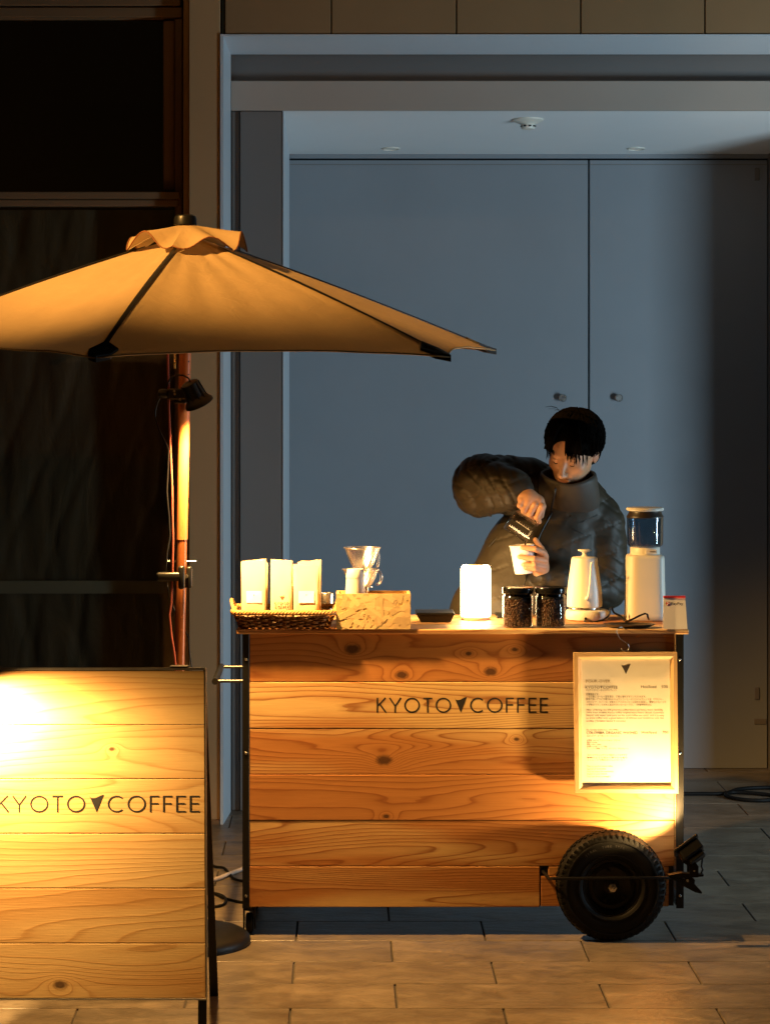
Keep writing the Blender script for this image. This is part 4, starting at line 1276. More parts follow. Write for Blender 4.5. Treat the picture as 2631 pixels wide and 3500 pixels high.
k = thing('dripper_stand', 'small steel post stand holding the clear drippers in the box', 'stand', Vector((X(1250,YD), YD, ZT+.009)))
w = MB(); w.lathe([(.028,0),(.028,.004),(.008,.006),(.008,Z(2003,YD)-ZT-.014),(.022,Z(2003,YD)-ZT-.012),(.022,Z(2003,YD)-ZT-.0095),(0,Z(2003,YD)-ZT-.0095)], Vector((X(1250,YD), YD, ZT+.009)), (0,0,1), 28); part('post', w, M['steel'], k, 40)

# black scale
c = on_top(1486, 2128); YS = c.y
k = thing('kitchen_scale', 'flat black scale left of the glowing table lamp', 'scale', Vector((c.x, YS+.06, ZT)))
w = MB(); s0 = (X(1437,YS), X(1540,YS)); 
w._add([(s0[0],YS,ZT+.002),(s0[1],YS,ZT+.002),(s0[1],YS+.11,ZT+.002),(s0[0],YS+.11,ZT+.002),(X(1424,YS),YS-.008,ZT+.024),(X(1550,YS),YS-.008,ZT+.024),(X(1550,YS),YS+.12,ZT+.024),(X(1424,YS),YS+.12,ZT+.024)],
       [(0,3,2,1),(4,5,6,7),(0,1,5,4),(1,2,6,5),(2,3,7,6),(3,0,4,7)])
part('body', w, M['black_plastic'], k)
w = MB(); w.rbox(X(1421,YS), X(1553,YS), YS-.011, YS+.123, ZT+.0245, ZT+.033, .003, 2); part('platform', w, M['black_plastic'], k)

# table lamp
c = Vector((X(1625, 8.765), 8.765, ZT))
k = thing('table_lamp', 'glowing white cylinder table lamp in the middle of the counter', 'lamp', c)
w = MB(); w.lathe([(.046,0),(.0475,.003),(.0475,.010),(.046,.012),(.0,.012)], c, (0,0,1), 40); part('base', w, M['cream_plastic'], k, 40)
ht = Z(1931, 8.765)-ZT
w = MB(); w.lathe([(.0485,.0125),(.0492,.016),(.0492,ht-.014),(.0475,ht-.006),(.042,ht-.001),(.030,ht)], c, (0,0,1), 48)
part('shade', w, emitter('lamp_shade_glow', (1.0,.70,.36), 32.0), k, 40)
w = MB(); w.lathe([(.0295,ht-.003),(.028,ht+.0005),(0,ht+.0008)], c, (0,0,1), 32); part('touch_disc', w, M['cream_plastic'], k, True)

# jars of beans
bm_ = bmesh.new(); bmesh.ops.create_icosphere(bm_, subdivisions=1, radius=1); bv = [v.co.copy() for v in bm_.verts]; bf = [[v.index for v in f.verts] for f in bm_.faces]; bm_.free()
M['bean'] = toned('coffee_bean', .42, .2, 300, .5)
def jar(px, py, label, sd):
    Y = 8.449+.048; c = Vector((X(px, Y), Y, ZT)); rg = random.Random(sd)
    h0 = Z(2033, Y)-ZT; r = .0488
    j = thing('bean_jar', label, 'jar', c, 'glass jars of coffee beans')
    w = MB(); w.lathe([(0,.0008),(r-.004,.0008),(r-.001,.003),(r,.007),(r,h0-.004),(r-.004,h0),(r-.007,h0+.004),(r-.0095,h0+.004),(r-.0065,h0-.001),(r-.0025,h0-.006),(r-.0025,.008),(r-.005,.005),(0,.005)], c, (0,0,1), 56)
    part('glass', w, M['glass'], j, 50)
    w = MB(); hb = .092
    w.cur = (.020,.010,.005); w.lathe([(0,.0055),(r-.010,.0055),(r-.010,hb-.005),(0,hb-.003)], c, (0,0,1), 24)
    def bean(p, q, s):
        k_ = rg.uniform(.6,1.35); w.cur = (.075*k_, .032*k_, .014*k_)
        w._add([c+p+q @ Vector((v.x*.0058*s, v.y*.0042*s, v.z*.0031*s)) for v in bv], bf)
    for l in range(14):
        nn = 36
        for i in range(nn):
            a = 2*math.pi*(i+.5*(l % 2)+rg.uniform(-.25,.25))/nn
            p = Vector(((r-.0068)*math.cos(a), (r-.0068)*math.sin(a), .009+l*.0061+rg.uniform(-.002,.002)))
            q = Matrix.Rotation(a, 3, 'Z') @ Matrix.Rotation(rg.uniform(0,3.14), 3, 'X') @ Matrix.Rotation(rg.uniform(.9,1.9), 3, 'Y')
            bean(p, q, rg.uniform(.85,1.1))
    for i in range(150):
        a = rg.uniform(0,6.28); rr = (r-.007)*math.sqrt(rg.random())
        bean(Vector((rr*math.cos(a), rr*math.sin(a), hb+rg.uniform(-.003,.003)+.006*(1-rr/r))), Matrix.Rotation(a, 3, 'Z') @ Matrix.Rotation(rg.uniform(-.6,.6), 3, 'X'), 1)
    part('coffee_beans', w, M['bean'], j, True, kind='stuff')
    w = MB(); zt = h0+.0045
    w.lathe([(r-.006,h0-.004),(r-.0055,zt),(r+.0003,zt+.0006),(r+.0016,zt+.003),(r+.0016,zt+.018),(r+.0003,zt+.0205),(r-.004,zt+.021),(r-.010,zt+.0195),(0,zt+.019)], c, (0,0,1), 56)
    part('lid', w, plain('black_lid', (.006,.006,.006), .16, 0, .1, 20), j, 35)
    w = MB(); w.lathe([(r-.0062,h0-.0145),(r-.0045,h0-.012),(r-.0045,h0-.005),(r-.0062,h0-.0045)], c, (0,0,1), 48, closed=True); part('seal', w, M['black_rubber'], j, True)
jar(1769, 2148, 'jar of roasted coffee beans with black lid, next to the table lamp', 21)
jar(1880, 2148, 'jar of roasted coffee beans with black lid, next to the kettle', 22)
# phone lying behind the jars
c = on_top(1706, 2108); w = MB(); w.rbox(c.x-.012, c.x+.06, 8.80, 8.93, ZT+.0006, ZT+.0095, .003, 2)
w.xf(Matrix.Translation(c) @ Matrix.Rotation(.25, 4, 'X') @ Matrix.Translation(-c)) if False else None
single('phone', w, M['black_plastic'], 'dark phone lying on the counter behind the left bean jar', 'phone', c)

# kettle and its heating base
c = Vector((X(2006, 8.757), 8.757, ZT))
k = thing('hot_plate', 'round white electric base under the kettle', 'hot plate', c)
w = MB(); w.lathe([(.066,.001),(.070,.003),(.0725,.012),(.0715,.027),(.068,.033),(.058,.035),(0,.035)], c, (0,0,1), 48); part('body', w, M['white_enamel'], k, 35)
w = MB(); cc = c+Vector((-.012,-.0715,.010)); w.lathe([(.0045,-.002),(.0045,.006),(.0035,.009)], cc, (-.15,-1,0), 12); part('cord_socket', w, M['black_plastic'], k, 40)
kc = c+Vector((-.0095,0,.0355)); 
ke = thing('kettle', 'white gooseneck kettle with mushroom knob on its base', 'kettle', kc)
kh = Z(1905, 8.757)-kc.z
w = MB(); w.lathe([(.048,0),(.050,.0015),(.0500,.006)], kc, (0,0,1), 48); part('steel_foot', w, M['steel'], ke, 40)
w = MB(); w.lathe([(.0540,.0065),(.0585,.009),(.0588,.020),(.0570,.06),(.0505,.11),(.0455,.145),(.0432,kh-.006),(.0425,kh-.002),(.0405,kh)], kc, (0,0,1), 64); part('body', w, M['white_enamel'], ke, 50)
w = MB(); w.lathe([(.0400,kh+.0004),(.0385,kh+.0015),(.013,kh+.003),(.0075,kh+.008),(.0062,kh+.012),(.0085,kh+.017),(.0165,kh+.0205),(.0222,kh+.022),(.0226,kh+.0245),(.0205,kh+.0262),(0,kh+.027)], kc, (0,0,1), 40); part('lid', w, M['white_enamel'], ke, 40)
w = MB()
sp = [at(2003,2045,8.703), at(2004,2046,8.694), at(2008,2044,8.684), at(2011,2036,8.680), at(2013,2020,8.680), at(2016,1995,8.681), at(2017.5,1970,8.682), at(2018.5,1945,8.682), at(2019.5,1930,8.680), at(2020.5,1925,8.676), at(2023,1922.5,8.669)]
w.tube(sp, [.0062,.0058,.0052,.0046,.0042,.0041,.0040,.0039,.0038,.0037,.0036], 12); part('spout', w, M['white_enamel'], ke, True)
w = MB(); w.tube([kc+Vector((.02,.052,.05)), kc+Vector((.03,.085,.055)), kc+Vector((.035,.095,.10)), kc+Vector((.03,.085,.15)), kc+Vector((.015,.043,.16))], .008, 10); part('handle', w, M['white_enamel'], ke, True)

# grinder
YG = 8.69; gc = Vector((X(2203, YG+.07), YG+.07, ZT))
gr = thing('coffee_grinder', 'tall cream electric coffee grinder with smoked bean hopper', 'coffee grinder', gc)
def sq_ring(w, prof, c, ex=.5, n=56):
    vv = []
    for (hx, hy, h) in prof:
        for i in range(n):
            a = 2*math.pi*i/n; c_, s_ = math.cos(a), math.sin(a)
            vv.append(c+Vector((hx*math.copysign(abs(c_)**ex, c_), hy*math.copysign(abs(s_)**ex, s_), h)))
    m = len(prof)
    w._add(vv, [(j*n+i, j*n+(i+1) % n, (j+1)*n+(i+1) % n, (j+1)*n+i) for j in range(m-1) for i in range(n)]+[tuple(range(n))[::-1], tuple((m-1)*n+i for i in range(n))])
zb_ = Z(1900, YG)-ZT
w = MB(); sq_ring(w, [(.0635,.066,.0015),(.0655,.068,.004),(.0650,.068,.02),(.0625,.066,zb_*.6),(.0610,.065,zb_-.012),(.0595,.0635,zb_-.004),(.055,.059,zb_)], gc, .42); part('body', w, M['cream_plastic'], gr, 50)
z1 = Z(1872, YG+.03)-ZT
w = MB(); w.lathe([(.0485,zb_+.0003),(.0490,zb_+.002),(.0490,z1-.002),(.0475,z1)], gc, (0,0,1), 48); col_ = part('collar', w, M['cream_plastic'], gr, 40)
w = MB(); p = gc+Vector((.008,-.0495,zb_+.012)); w.rbox(p.x-.012, p.x+.026, p.y-.004, p.y+.006, p.z-.007, p.z+.0075, .002, 2); part('dial_window', w, M['white_enamel'], col_)
w = MB(); w.rbox(p.x+.0, p.x+.022, p.y-.0065, p.y-.0035, p.z-.001, p.z+.003, .001, 1); part('pointer', w, M['alu'], col_)
z2 = Z(1768, YG+.03)-ZT
w = MB(); w.lathe([(.044,z1+.0005),(.050,z1+.001),(.0565,z1+.006),(.0590,z1+.012),(.0600,z2),(.0580,z2),(.0568,z1+.013),(.052,z1+.006),(.044,z1+.004)], gc, (0,0,1), 56); part('hopper', w, M['smoke_glass'], gr, 50)
w = MB(); w.lathe([(.0605,z2-.003),(.0610,z2),(.0600,z2+.003),(.0545,z2+.012),(.0535,z2+.018),(0,z2+.018)], gc, (0,0,1), 48); part('hopper_collar', w, plain('brown_black_plastic', (.022,.014,.010), .4), gr, 35)
w = MB(); z3 = z2+.0185; w.lathe([(.052,z3),(.0595,z3+.002),(.0605,z3+.005),(.0600,z3+.0105),(.0585,z3+.012),(.054,z3+.0125),(0,z3+.012)], gc, (0,0,1), 56); ld_ = part('lid', w, M['white_enamel'], gr, 40)
w = MB()
for i in range(72):
    a = 2*math.pi*i/72; d0 = Vector((math.cos(a), math.sin(a), 0)); w.tube([gc+d0*.0605+Vector((0,0,z3+.004)), gc+d0*.0603+Vector((0,0,z3+.0105))], .0012, 4)
part('lid_ridge', w, M['white_enamel'], ld_, kind='stuff')
# power cord looping between kettle base and grinder
w = MB()
cd = [at(1997,2122,8.672), at(2001,2127,8.665), at(2012,2129,8.665), at(2035,2126,8.668), at(2060,2118,8.672), at(2076,2108,8.675), at(2083,2097,8.678), at(2085,2080,8.682), at(2089,2074,8.684), at(2092,2084,8.684), at(2097,2094,8.684), at(2110,2101,8.682), at(2122,2106,8.68), at(2129,2114,8.676), at(2132,2121,8.672), at(2138,2124,8.668), at(2148,2122,8.667), at(2165,2114,8.667), at(2185,2104,8.666), at(2203,2097,8.666), at(2211,2100,8.667), at(2213,2110,8.672), at(2216,2117,8.683)]
w.tube(cd, .0034, 8)
single('power_cord', w, M['black_plastic'], 'black power cord looping between the kettle base and the grinder', 'cable', at(2132,2121,8.67), smooth=True)
# saucer plate
c = on_top(2150, 2145); c = Vector((X(2150, 8.475), 8.475, ZT))
w = MB(); w.lathe([(.055,.0008),(.060,.0015),(.075,.007),(.0835,.0115),(.0845,.0125),(.0825,.0130),(.073,.0095),(.058,.0045),(0,.004)], c, (0,0,1), 56, sy=.62)
single('saucer', w, plain('dark_metal_plate', (.10,.075,.055), .35, .6, .15, 20), 'thin dark oval plate on the counter in front of the grinder', 'plate', c, smooth=40)
# payment sign
YQ = 8.425; xa, xb = X(2267,YQ), X(2344,YQ); zq = Z(2043, YQ)
qs = thing('payment_sign', 'small white tent card with red top edge at the counter corner', 'sign', ((xa+xb)/2, YQ+.01, ZT))
w = MB(); w.prism([(xa-.001,YQ-.009,ZT+.0008),(xb+.0025,YQ-.009,ZT+.0008),(xb-.003,YQ+.004,zq),(xa,YQ+.004,zq)], (0,.0016,0)); fc = part('front_panel', w, M['paper_white'], qs)
w = MB(); w.prism([(xa-.001,YQ+.026,ZT+.0008),(xb+.0025,YQ+.026,ZT+.0008),(xb-.003,YQ+.0075,zq),(xa,YQ+.0075,zq)], (0,-.0014,0)); part('back_panel', w, M['paper_white'], qs)
w = MB(); w.rbox(xa-.0008, xb-.0022, YQ+.001, YQ+.010, zq-.0012, zq+.0055, .0008, 1); part('top_strip', w, plain('red_card', (.45,.02,.03), .5), qs)
def PQ(u, v): # photo px on the front panel
    z = Z(v, YQ); t = (z-ZT)/(zq-ZT); return Vector((X(u, YQ), YQ-.009+.013*t-.0007, z))
w = MB(); w.quad(PQ(2275.5,2070), PQ(2288,2070), PQ(2288,2057), PQ(2275.5,2057)); lg = part('logo', w, plain('red_print', (.50,.02,.03), .6), qs)
w = MB()
for a, b, c_, d in ((2277.5,2281,2060,2058.6),(2284.5,2286.5,2063.5,2059)): w.quad(PQ(a,c_)+Vector((0,-.0004,0)), PQ(b,c_)+Vector((0,-.0004,0)), PQ(b,d)+Vector((0,-.0004,0)), PQ(a,d)+Vector((0,-.0004,0)))
w.tube([PQ(2279,2069)+Vector((0,-.0004,0)), PQ(2281.5,2060)+Vector((0,-.0004,0)), PQ(2284,2059.5)+Vector((0,-.0004,0)), PQ(2286,2061.5)+Vector((0,-.0004,0)), PQ(2284,2065)+Vector((0,-.0004,0)), PQ(2277,2066)+Vector((0,-.0004,0))], .0005, 4)
part('logo_mark', w, M['paper_white'], lg)
w = MB(); u0 = X(2292, YQ)
font_text(w, 'PayPay', .0125, 0, 0, lambda u, v, l: tuple(PQ(2292+u*F/YQ, 2067.5-v*F/YQ)), 'LEFT', .0375)
font_text(w, 'PayPay', .0040, 0, 0, lambda u, v, l: tuple(PQ(2280+u*F/YQ, 2140-v*F/YQ)), 'LEFT', .050) if False else None
part('lettering', w, M['black_ink'], qs)

# ------------------------------------------------------------------ cables on the ground
def gcable(pts, r, label, name='ground_cable', mat='black_rubber'):
    w = MB(); pp = []
    for (px, py) in pts:
        Y = F*HC/(py-YH); pp.append(Vector((X(px,Y), Y, r+.004)))
    # smooth
    cur = []
    for i in range(len(pp)-1):
        p0 = pp[max(i-1,0)]; p1 = pp[i]; p2 = pp[i+1]; p3 = pp[min(i+2,len(pp)-1)]
        for k in range(6):
            t = k/6; cur.append(.5*((2*p1)+(p2-p0)*t+(2*p0-5*p1+4*p2-p3)*t*t+(3*p1-p0-3*p2+p3)*t**3))
    cur.append(pp[-1]); w.tube(cur, r, 8)
    return single(name, w, M[mat], label, 'cable', cur[0], smooth=True)
gcable([(2000,2726),(2340,2723),(2470,2722),(2520,2708),(2600,2702),(2720,2704),(2760,2718),(2690,2738),(2600,2746),(2520,2741),(2478,2728),(2500,2718),(2580,2722),(2660,2732),(2760,2760)], .0085, 'black cable coiled on the grey floor right of the cart')
gcable([(690,2950),(735,2970),(765,2975),(785,2995),(800,3012),(830,3020),(900,3030),(1000,3010)], .005, 'thin black cable curving from the board to the cart corner')
gcable([(700,3050),(745,3068),(770,3080),(828,3093),(900,3098),(1100,3080),(1300,3092),(1420,3095)], .005, 'thin black cable running under the left end of the cart')
gcable([(690,3065),(730,3062),(760,3070),(773,3085),(765,3100),(735,3108),(690,3110)], .005, 'small black cable loop on the tiles behind the board')
gcable([(650,3040),(742,3015),(785,2998),(828,2982),(900,2955),(960,2935)], .008, 'grey hose slanting across the tiles left of the cart', 'ground_hose', 'taupe')

# ------------------------------------------------------------------ person: one skin body grown from blended tapered limbs
class Field:
    def __init__(s, lo, hi, h):
        s.lo = np.array(lo, float); s.h = h
        s.n = np.ceil((np.array(hi)-s.lo)/h).astype(int)+1
        s.g = np.full(s.n, .08, np.float32)
        s.ax = [s.lo[i]+h*np.arange(s.n[i]) for i in range(3)]
    def _win(s, a, b):
        i0 = np.clip(np.floor((np.array(a)-s.lo)/s.h).astype(int), 0, s.n-1)
        i1 = np.clip(np.ceil((np.array(b)-s.lo)/s.h).astype(int)+1, 0, s.n)
        return tuple(slice(x, y) for x, y in zip(i0, i1))
    def _pts(s, w):
        return np.meshgrid(s.ax[0][w[0]], s.ax[1][w[1]], s.ax[2][w[2]], indexing='ij', sparse=True)
    def _mix(s, w, d, k, op):
        g = s.g[w]; d = d.astype(np.float32)
        if op == 'add':
            hh_ = np.clip(.5+.5*(g-d)/k, 0, 1); s.g[w] = g*(1-hh_)+d*hh_-k*hh_*(1-hh_)
        else:
            hh_ = np.clip(.5-.5*(g+d)/k, 0, 1); s.g[w] = g*(1-hh_)-d*hh_+k*hh_*(1-hh_)
    def cone(s, a, b, r1, r2, k=.012, sy=1.0, op='add'):
        a, b = np.array(a, float), np.array(b, float); m = max(r1, r2)+k*2+.02
        w = s._win(np.minimum(a, b)-m, np.maximum(a, b)+m)
        x, y, z = s._pts(w)
        px, py, pz_ = x-a[0], (y-a[1])/sy, z-a[2]
        ba = b-a; ba = np.array([ba[0], ba[1]/sy, ba[2]]); L2 = float(ba @ ba)
        t = np.clip((px*ba[0]+py*ba[1]+pz_*ba[2])/L2, 0, 1)
        d = np.sqrt((px-t*ba[0])**2+(py-t*ba[1])**2+(pz_-t*ba[2])**2)-(r1+(r2-r1)*t)
        s._mix(w, d, k, op)
    def ell(s, c, r, k=.01, Mx=None, op='add'):
        c = np.array(c, float); r = np.array(r, float); m = r.max()+2*k+.015
        w = s._win(c-m, c+m); x, y, z = s._pts(w)
        p = [x-c[0], y-c[1], z-c[2]]
        if Mx is not None:
            I = np.array(Mx.transposed() if hasattr(Mx, 'transposed') else Mx.T)
            p = [I[i][0]*p[0]+I[i][1]*p[1]+I[i][2]*p[2] for i in range(3)]
        q = np.sqrt((p[0]/r[0])**2+(p[1]/r[1])**2+(p[2]/r[2])**2)
        q2 = np.sqrt((p[0]/r[0]**2)**2+(p[1]/r[1]**2)**2+(p[2]/r[2]**2)**2)
        d = q*(q-1)/np.maximum(q2, 1e-6)
        s._mix(w, d, k, op)
    def mesh(s):
        g = s.g; n = s.n
        ins = g < 0
        c = [g[i:n[0]-1+i, j:n[1]-1+j, k:n[2]-1+k] for i in (0,1) for j in (0,1) for k in (0,1)]
        cnt = sum((x < 0).astype(np.int8) for x in c)
        act = (cnt > 0) & (cnt < 8)
        idx = np.full(act.shape, -1, np.int64); ii = np.argwhere(act); idx[act] = np.arange(len(ii))
        cv = np.stack([x[act] for x in c], 1)
        offs = np.array([(i,j,k) for i in (0,1) for j in (0,1) for k in (0,1)], float)
        acc = np.zeros((len(ii), 3)); num = np.zeros(len(ii))
        for a in range(8):
            for b in range(a+1, 8):
                if np.abs(offs[a]-offs[b]).sum() != 1: continue
                va, vb = cv[:,a], cv[:,b]; m = (va < 0) != (vb < 0)
                t = np.where(m, va/np.where(m, va-vb, 1), 0)
                acc += np.where(m[:,None], offs[a]+t[:,None]*(offs[b]-offs[a]), 0); num += m
        V = s.lo+s.h*(ii+acc/num[:,None])
        Fq = []
        for ax_ in range(3):
            o = [0,0,0]; o[ax_] = 1
            A = ins[tuple(slice(0, n[d]-1) if d == ax_ else slice(1, n[d]-1) for d in range(3))]
            B = ins[tuple(slice(1, n[d]) if d == ax_ else slice(1, n[d]-1) for d in range(3))]
            e = np.argwhere(A != B)
            if not len(e): continue
            sgn = A[tuple(e.T)]
            base = e.copy()
            for d in range(3):
                if d != ax_: base[:,d] += 1
            u, v = [(1,2),(2,0),(0,1)][ax_]
            def at_(du, dv):
                q_ = base.copy(); q_[:,u] -= du; q_[:,v] -= dv; return idx[tuple(q_.T)]
            q = np.stack([at_(1,1), at_(0,1), at_(0,0), at_(1,0)], 1)
            q[~sgn] = q[~sgn][:,::-1]
            Fq.append(q)
        return V, np.concatenate(Fq)
    def hitY(s, px, py, y0=8.7, y1=9.5):
        """first surface met from the viewer"""
        for Y in np.arange(y0, y1, .002):
            p = at(px, py, Y); i = np.round((np.array(p)-s.lo)/s.h).astype(int)
            if (i >= 0).all() and (i < s.n).all() and s.g[tuple(i)] < 0: return float(Y)
        return y1

def np_part(name, V, Fq, m, parent, tone=None, smooth=True, label=None):
    me = bpy.data.meshes.new(name); base = np.array(BASE[parent.name]) if parent else np.zeros(3)
    me.from_pydata((V-base).tolist(), [], Fq.tolist())
    if tone is not None:
        a = me.color_attributes.new('tone', 'FLOAT_COLOR', 'POINT')
        a.data.foreach_set('color', np.concatenate([tone, np.ones((len(tone),1))], 1).astype(np.float32).ravel())
    me.polygons.foreach_set('use_smooth', [True]*len(me.polygons))
    me.update(); me.materials.append(m)
    o = bpy.data.objects.new(name, me); COL.objects.link(o)
    if parent: o.parent = parent; BASE[o.name] = Vector(base)
    if label: o['label'] = label
    return o

YM_ = 9.12
pc = at(1800, 2130, YM_); pc.z = 0
man = thing('person', 'person in a dark olive puffer jacket pouring coffee behind the cart', 'person', pc)
# head frame
hc = at(1957, 1548, 9.045)
Rh = Matrix.Rotation(R(10), 3, 'Y') @ Matrix.Rotation(R(-24), 3, 'Z') @ Matrix.Rotation(R(30), 3, 'X')
HS = .99
def H(x, y, z): return hc + Rh @ (Vector((x, y, z))*HS)
lo = (X(1490,9.2), 8.80, .78); hi = (X(2160,9.2), 9.48, Z(1380,9.2))
B = Field(lo, hi, .0028)
hk_ = lambda c, r, k=.012, op='add': B.ell(H(*c), np.array(r)*HS, k, Rh, op)
# torso, neck, arms (under the jacket)
B.cone(at(1925,1760,9.2), at(1850,1920,9.18), .12, .12, .03, .75)
B.cone(at(1850,1920,9.18), at(1790,2110,9.15), .12, .13, .03, .75)
B.cone(at(1830,1660,9.22), at(2035,1775,9.22), .06, .06, .03)
B.cone(at(1935,1740,9.2), H(0,.03,-.05), .055, .052, .02)
B.cone(at(1825,1655,9.22), at(1640,1662,9.12), .05, .045, .02)
B.cone(at(1640,1662,9.12), at(1786,1676,8.985), .043, .027, .01)
B.cone(at(2045,1775,9.22), at(2055,2005,9.19), .05, .042, .02)
B.cone(at(2055,2005,9.19), at(1846,1968,8.995), .042, .027, .01)
# skull and face
hk_((0,.012,.035), (.0765,.095,.092), .01)
hk_((0,-.018,-.015), (.066,.076,.085), .03)
hk_((0,-.040,-.068), (.042,.046,.040), .03)
hk_((0,-.070,-.092), (.019,.017,.016), .018)
for s in (-1, 1):
    hk_((s*.040,-.058,-.018), (.023,.020,.020), .018)      # cheek
    hk_((s*.031,-.078,.027), (.021,.009,.007), .012)       # brow
    hk_((s*.031,-.098,.006), (.017,.014,.011), .014, 'sub')   # eye socket
    hk_((s*.031,-.073,.005), (.0135,.0130,.0125), .003)      # lidded eye
    hk_((s*.031,-.0825,.0115), (.0145,.0045,.003), .004)     # upper lid fold
    hk_((s*.077,.012,-.002), (.007,.017,.030), .006)       # ear
    hk_((s*.083,.016,.002), (.005,.014,.024), .004)
    hk_((s*.0105,-.103,-.035), (.0085,.0095,.007), .006)     # nostril wing
    hk_((s*.013,-.093,-.060), (.012,.006,.004), .004)
B.cone(H(0,-.088,.012), H(0,-.112,-.029), .0075, .0105, .010)   # nose
hk_((0,-.115,-.031), (.010,.009,.0085), .006)
hk_((0,-.092,-.064), (.021,.010,.0055), .004)              # lips
hk_((0,-.090,-.0735), (.018,.010,.0055), .004)
hk_((0,-.1015,-.0683), (.020,.004,.0013), .002, 'sub')
# right hand: fist round the handle of the glass server
RHY = 8.955
def rp_(px, py, dy=0): return at(px, py, RHY+dy)
B.cone(rp_(1784,1676,.03), rp_(1806,1700,.010), .025, .028, .012)
B.cone(rp_(1800,1697,.008), rp_(1838,1714,.006), .026, .022, .012)
B.cone(rp_(1786,1702,.004), rp_(1800,1712,.0), .022, .022, .012)
fing = [((1782,1712),(1775,1728),(1790,1741),.0096), ((1803,1719),(1789,1746),(1803,1757),.0104), ((1827,1726),(1810,1758),(1824,1770),.0106), ((1850,1732),(1835,1768),(1842,1783),.0102)]
for (a, b, c_, r) in fing:
    B.cone(rp_(*a,-.010), rp_(*b,-.016), r*1.10, r, .005)
    B.cone(rp_(*b,-.016), rp_(*c_,.006), r, r*.85, .003)
    B.ell(rp_(a[0],a[1],-.012), (r*1.1,)*3, .006)
B.cone(rp_(1838,1706,.012), rp_(1854,1730,.006), .013, .0115, .008)
B.cone(rp_(1854,1730,.006), rp_(1848,1764,.010), .0110, .0095, .004)   # thumb along the handle
# left hand round the paper cup
LHY = 8.962
def lp(px, py, dy=0): return at(px, py, LHY+dy)
B.cone(lp(1846,1968,.03), lp(1850,1938,.020), .025, .024, .012)
B.cone(lp(1848,1945,.016), lp(1852,1905,.010), .024, .022, .012, .75)
for (a, b, c_, dy, r) in (((1858,1890),(1826,1876),(1784,1871),(.0,-.040,-.043),.0098), ((1862,1917),(1822,1910),(1775,1903),(-.002,-.040,-.041),.0102),
                          ((1858,1938),(1824,1932),(1788,1930),(-.002,-.036,-.037),.0094), ((1850,1950),(1826,1946),(1795,1942),(.0,-.030,-.034),.0086)):
    B.cone(lp(*a,dy[0]), lp(*b,dy[1]), r*1.12, r, .006)
    B.cone(lp(*b,dy[1]), lp(*c_,dy[2]), r, r*.80, .003)
B.cone(lp(1858,1905,.008), lp(1848,1876,.010), .0135, .0115, .008)
B.cone(lp(1848,1876,.010), lp(1829,1845,.008), .0112, .0085, .004)    # thumb stands up
V, Fq = B.mesh()
tone = np.tile(np.array([.55,.29,.155]), (len(V),1))
def near(c, r):
    d = (V-np.array(c))@np.array(Rh); return np.clip(1-np.sqrt(((d/np.array(r))**2).sum(1)), 0, 1)
lw_ = np.clip(near(H(0,-.098,-.068), (.026,.02,.013))*2.5, 0, 1)[:,None]; tone = tone*(1-lw_)+np.array([.40,.15,.10])*lw_
for s in (-1,1):
    e_ = np.clip(near(H(s*.080,.012,-.002), (.02,.03,.04))*1.5, 0, 1)[:,None]; tone = tone*(1-.4*e_)+np.array([.50,.18,.12])*.4*e_
sk = NT('skin'); v = sk.obj(); a_ = sk.n('ShaderNodeAttribute', attribute_name='tone')
sk.l(sk.mix(.4, a_.outputs[0], sk.ramp(sk.noise(v, 60, 4, .6), [(.3,(.82,.78,.76)),(.7,(1.06,1.02,1.0))]), 'MULTIPLY'), sk.b.inputs['Base Color'])
sk.b.inputs['Roughness'].default_value = .48
sk.b.inputs['Subsurface Weight'].default_value = .12
sk.b.inputs['Subsurface Radius'].default_value = (.010,.004,.002); sk.b.inputs['Subsurface Scale'].default_value = .5
sk.bump(sk.noise(v, 400, 3), .12, .001)
body = np_part('body', V, Fq, sk.m, man, tone)
# brows, lashes, nails
hairm = plain('black_hair', (.0045,.0038,.0034), .8, 0, .3, 60, spec=.0)
for s in (-1, 1):
    w = MB(); w.tube([H(s*.014,-.0855,.0245), H(s*.026,-.0870,.0285), H(s*.038,-.0810,.0290), H(s*.049,-.069,.024)], [.0016,.0026,.0024,.0010], 6); part('eyebrow', w, hairm, man, True)
    w = MB(); w.tube([H(s*.0175,-.0800,.0015), H(s*.025,-.0862,-.0022), H(s*.033,-.0864,-.0025), H(s*.042,-.0790,.001)], [.0008,.0014,.0014,.0009], 6); part('eyelashes', w, hairm, man, True)

# jacket
J = Field((lo[0]-.03, lo[1], .74), (hi[0]+.06, hi[1], Z(1530,9.2)), .0055)
J.cone(at(1930,1770,9.2), at(1845,1920,9.17), .165, .190, .05, .72)
J.cone(at(1845,1920,9.17), at(1765,2125,9.13), .190, .235, .05, .72)
J.cone(at(1815,1665,9.21), at(2045,1785,9.21), .080, .085, .05)
J.cone(at(1905,1720,9.17), at(1945,1700,9.16), .10, .10, .04)
# image-left arm: sleeve baffles swell between seams
def sleeve(a, b, r1, r2, n, k=.012):
    a, b = Vector(a), Vector(b)
    for i in range(n):
        t0, t1 = i/n, (i+1)/n; m0 = a.lerp(b, t0+.2/n); m1 = a.lerp(b, t1-.2/n); r = r1+(r2-r1)*(t0+t1)/2
        J.cone(m0, m1, r, r, k)
sleeve(at(1815,1648,9.21), at(1645,1658,9.12), .085, .106, 2, .03)
J.ell(at(1640,1662,9.11), (.098,.095,.108), .03)
sleeve(at(1640,1664,9.10), at(1758,1674,9.005), .098, .068, 2, .022)
sleeve(at(2048,1790,9.20), at(2060,2000,9.18), .088, .088, 3, .022)
J.ell(at(2058,2010,9.17), (.085,.085,.08), .02)
sleeve(at(2055,2010,9.16), at(1880,1978,9.02), .080, .060, 2, .022)
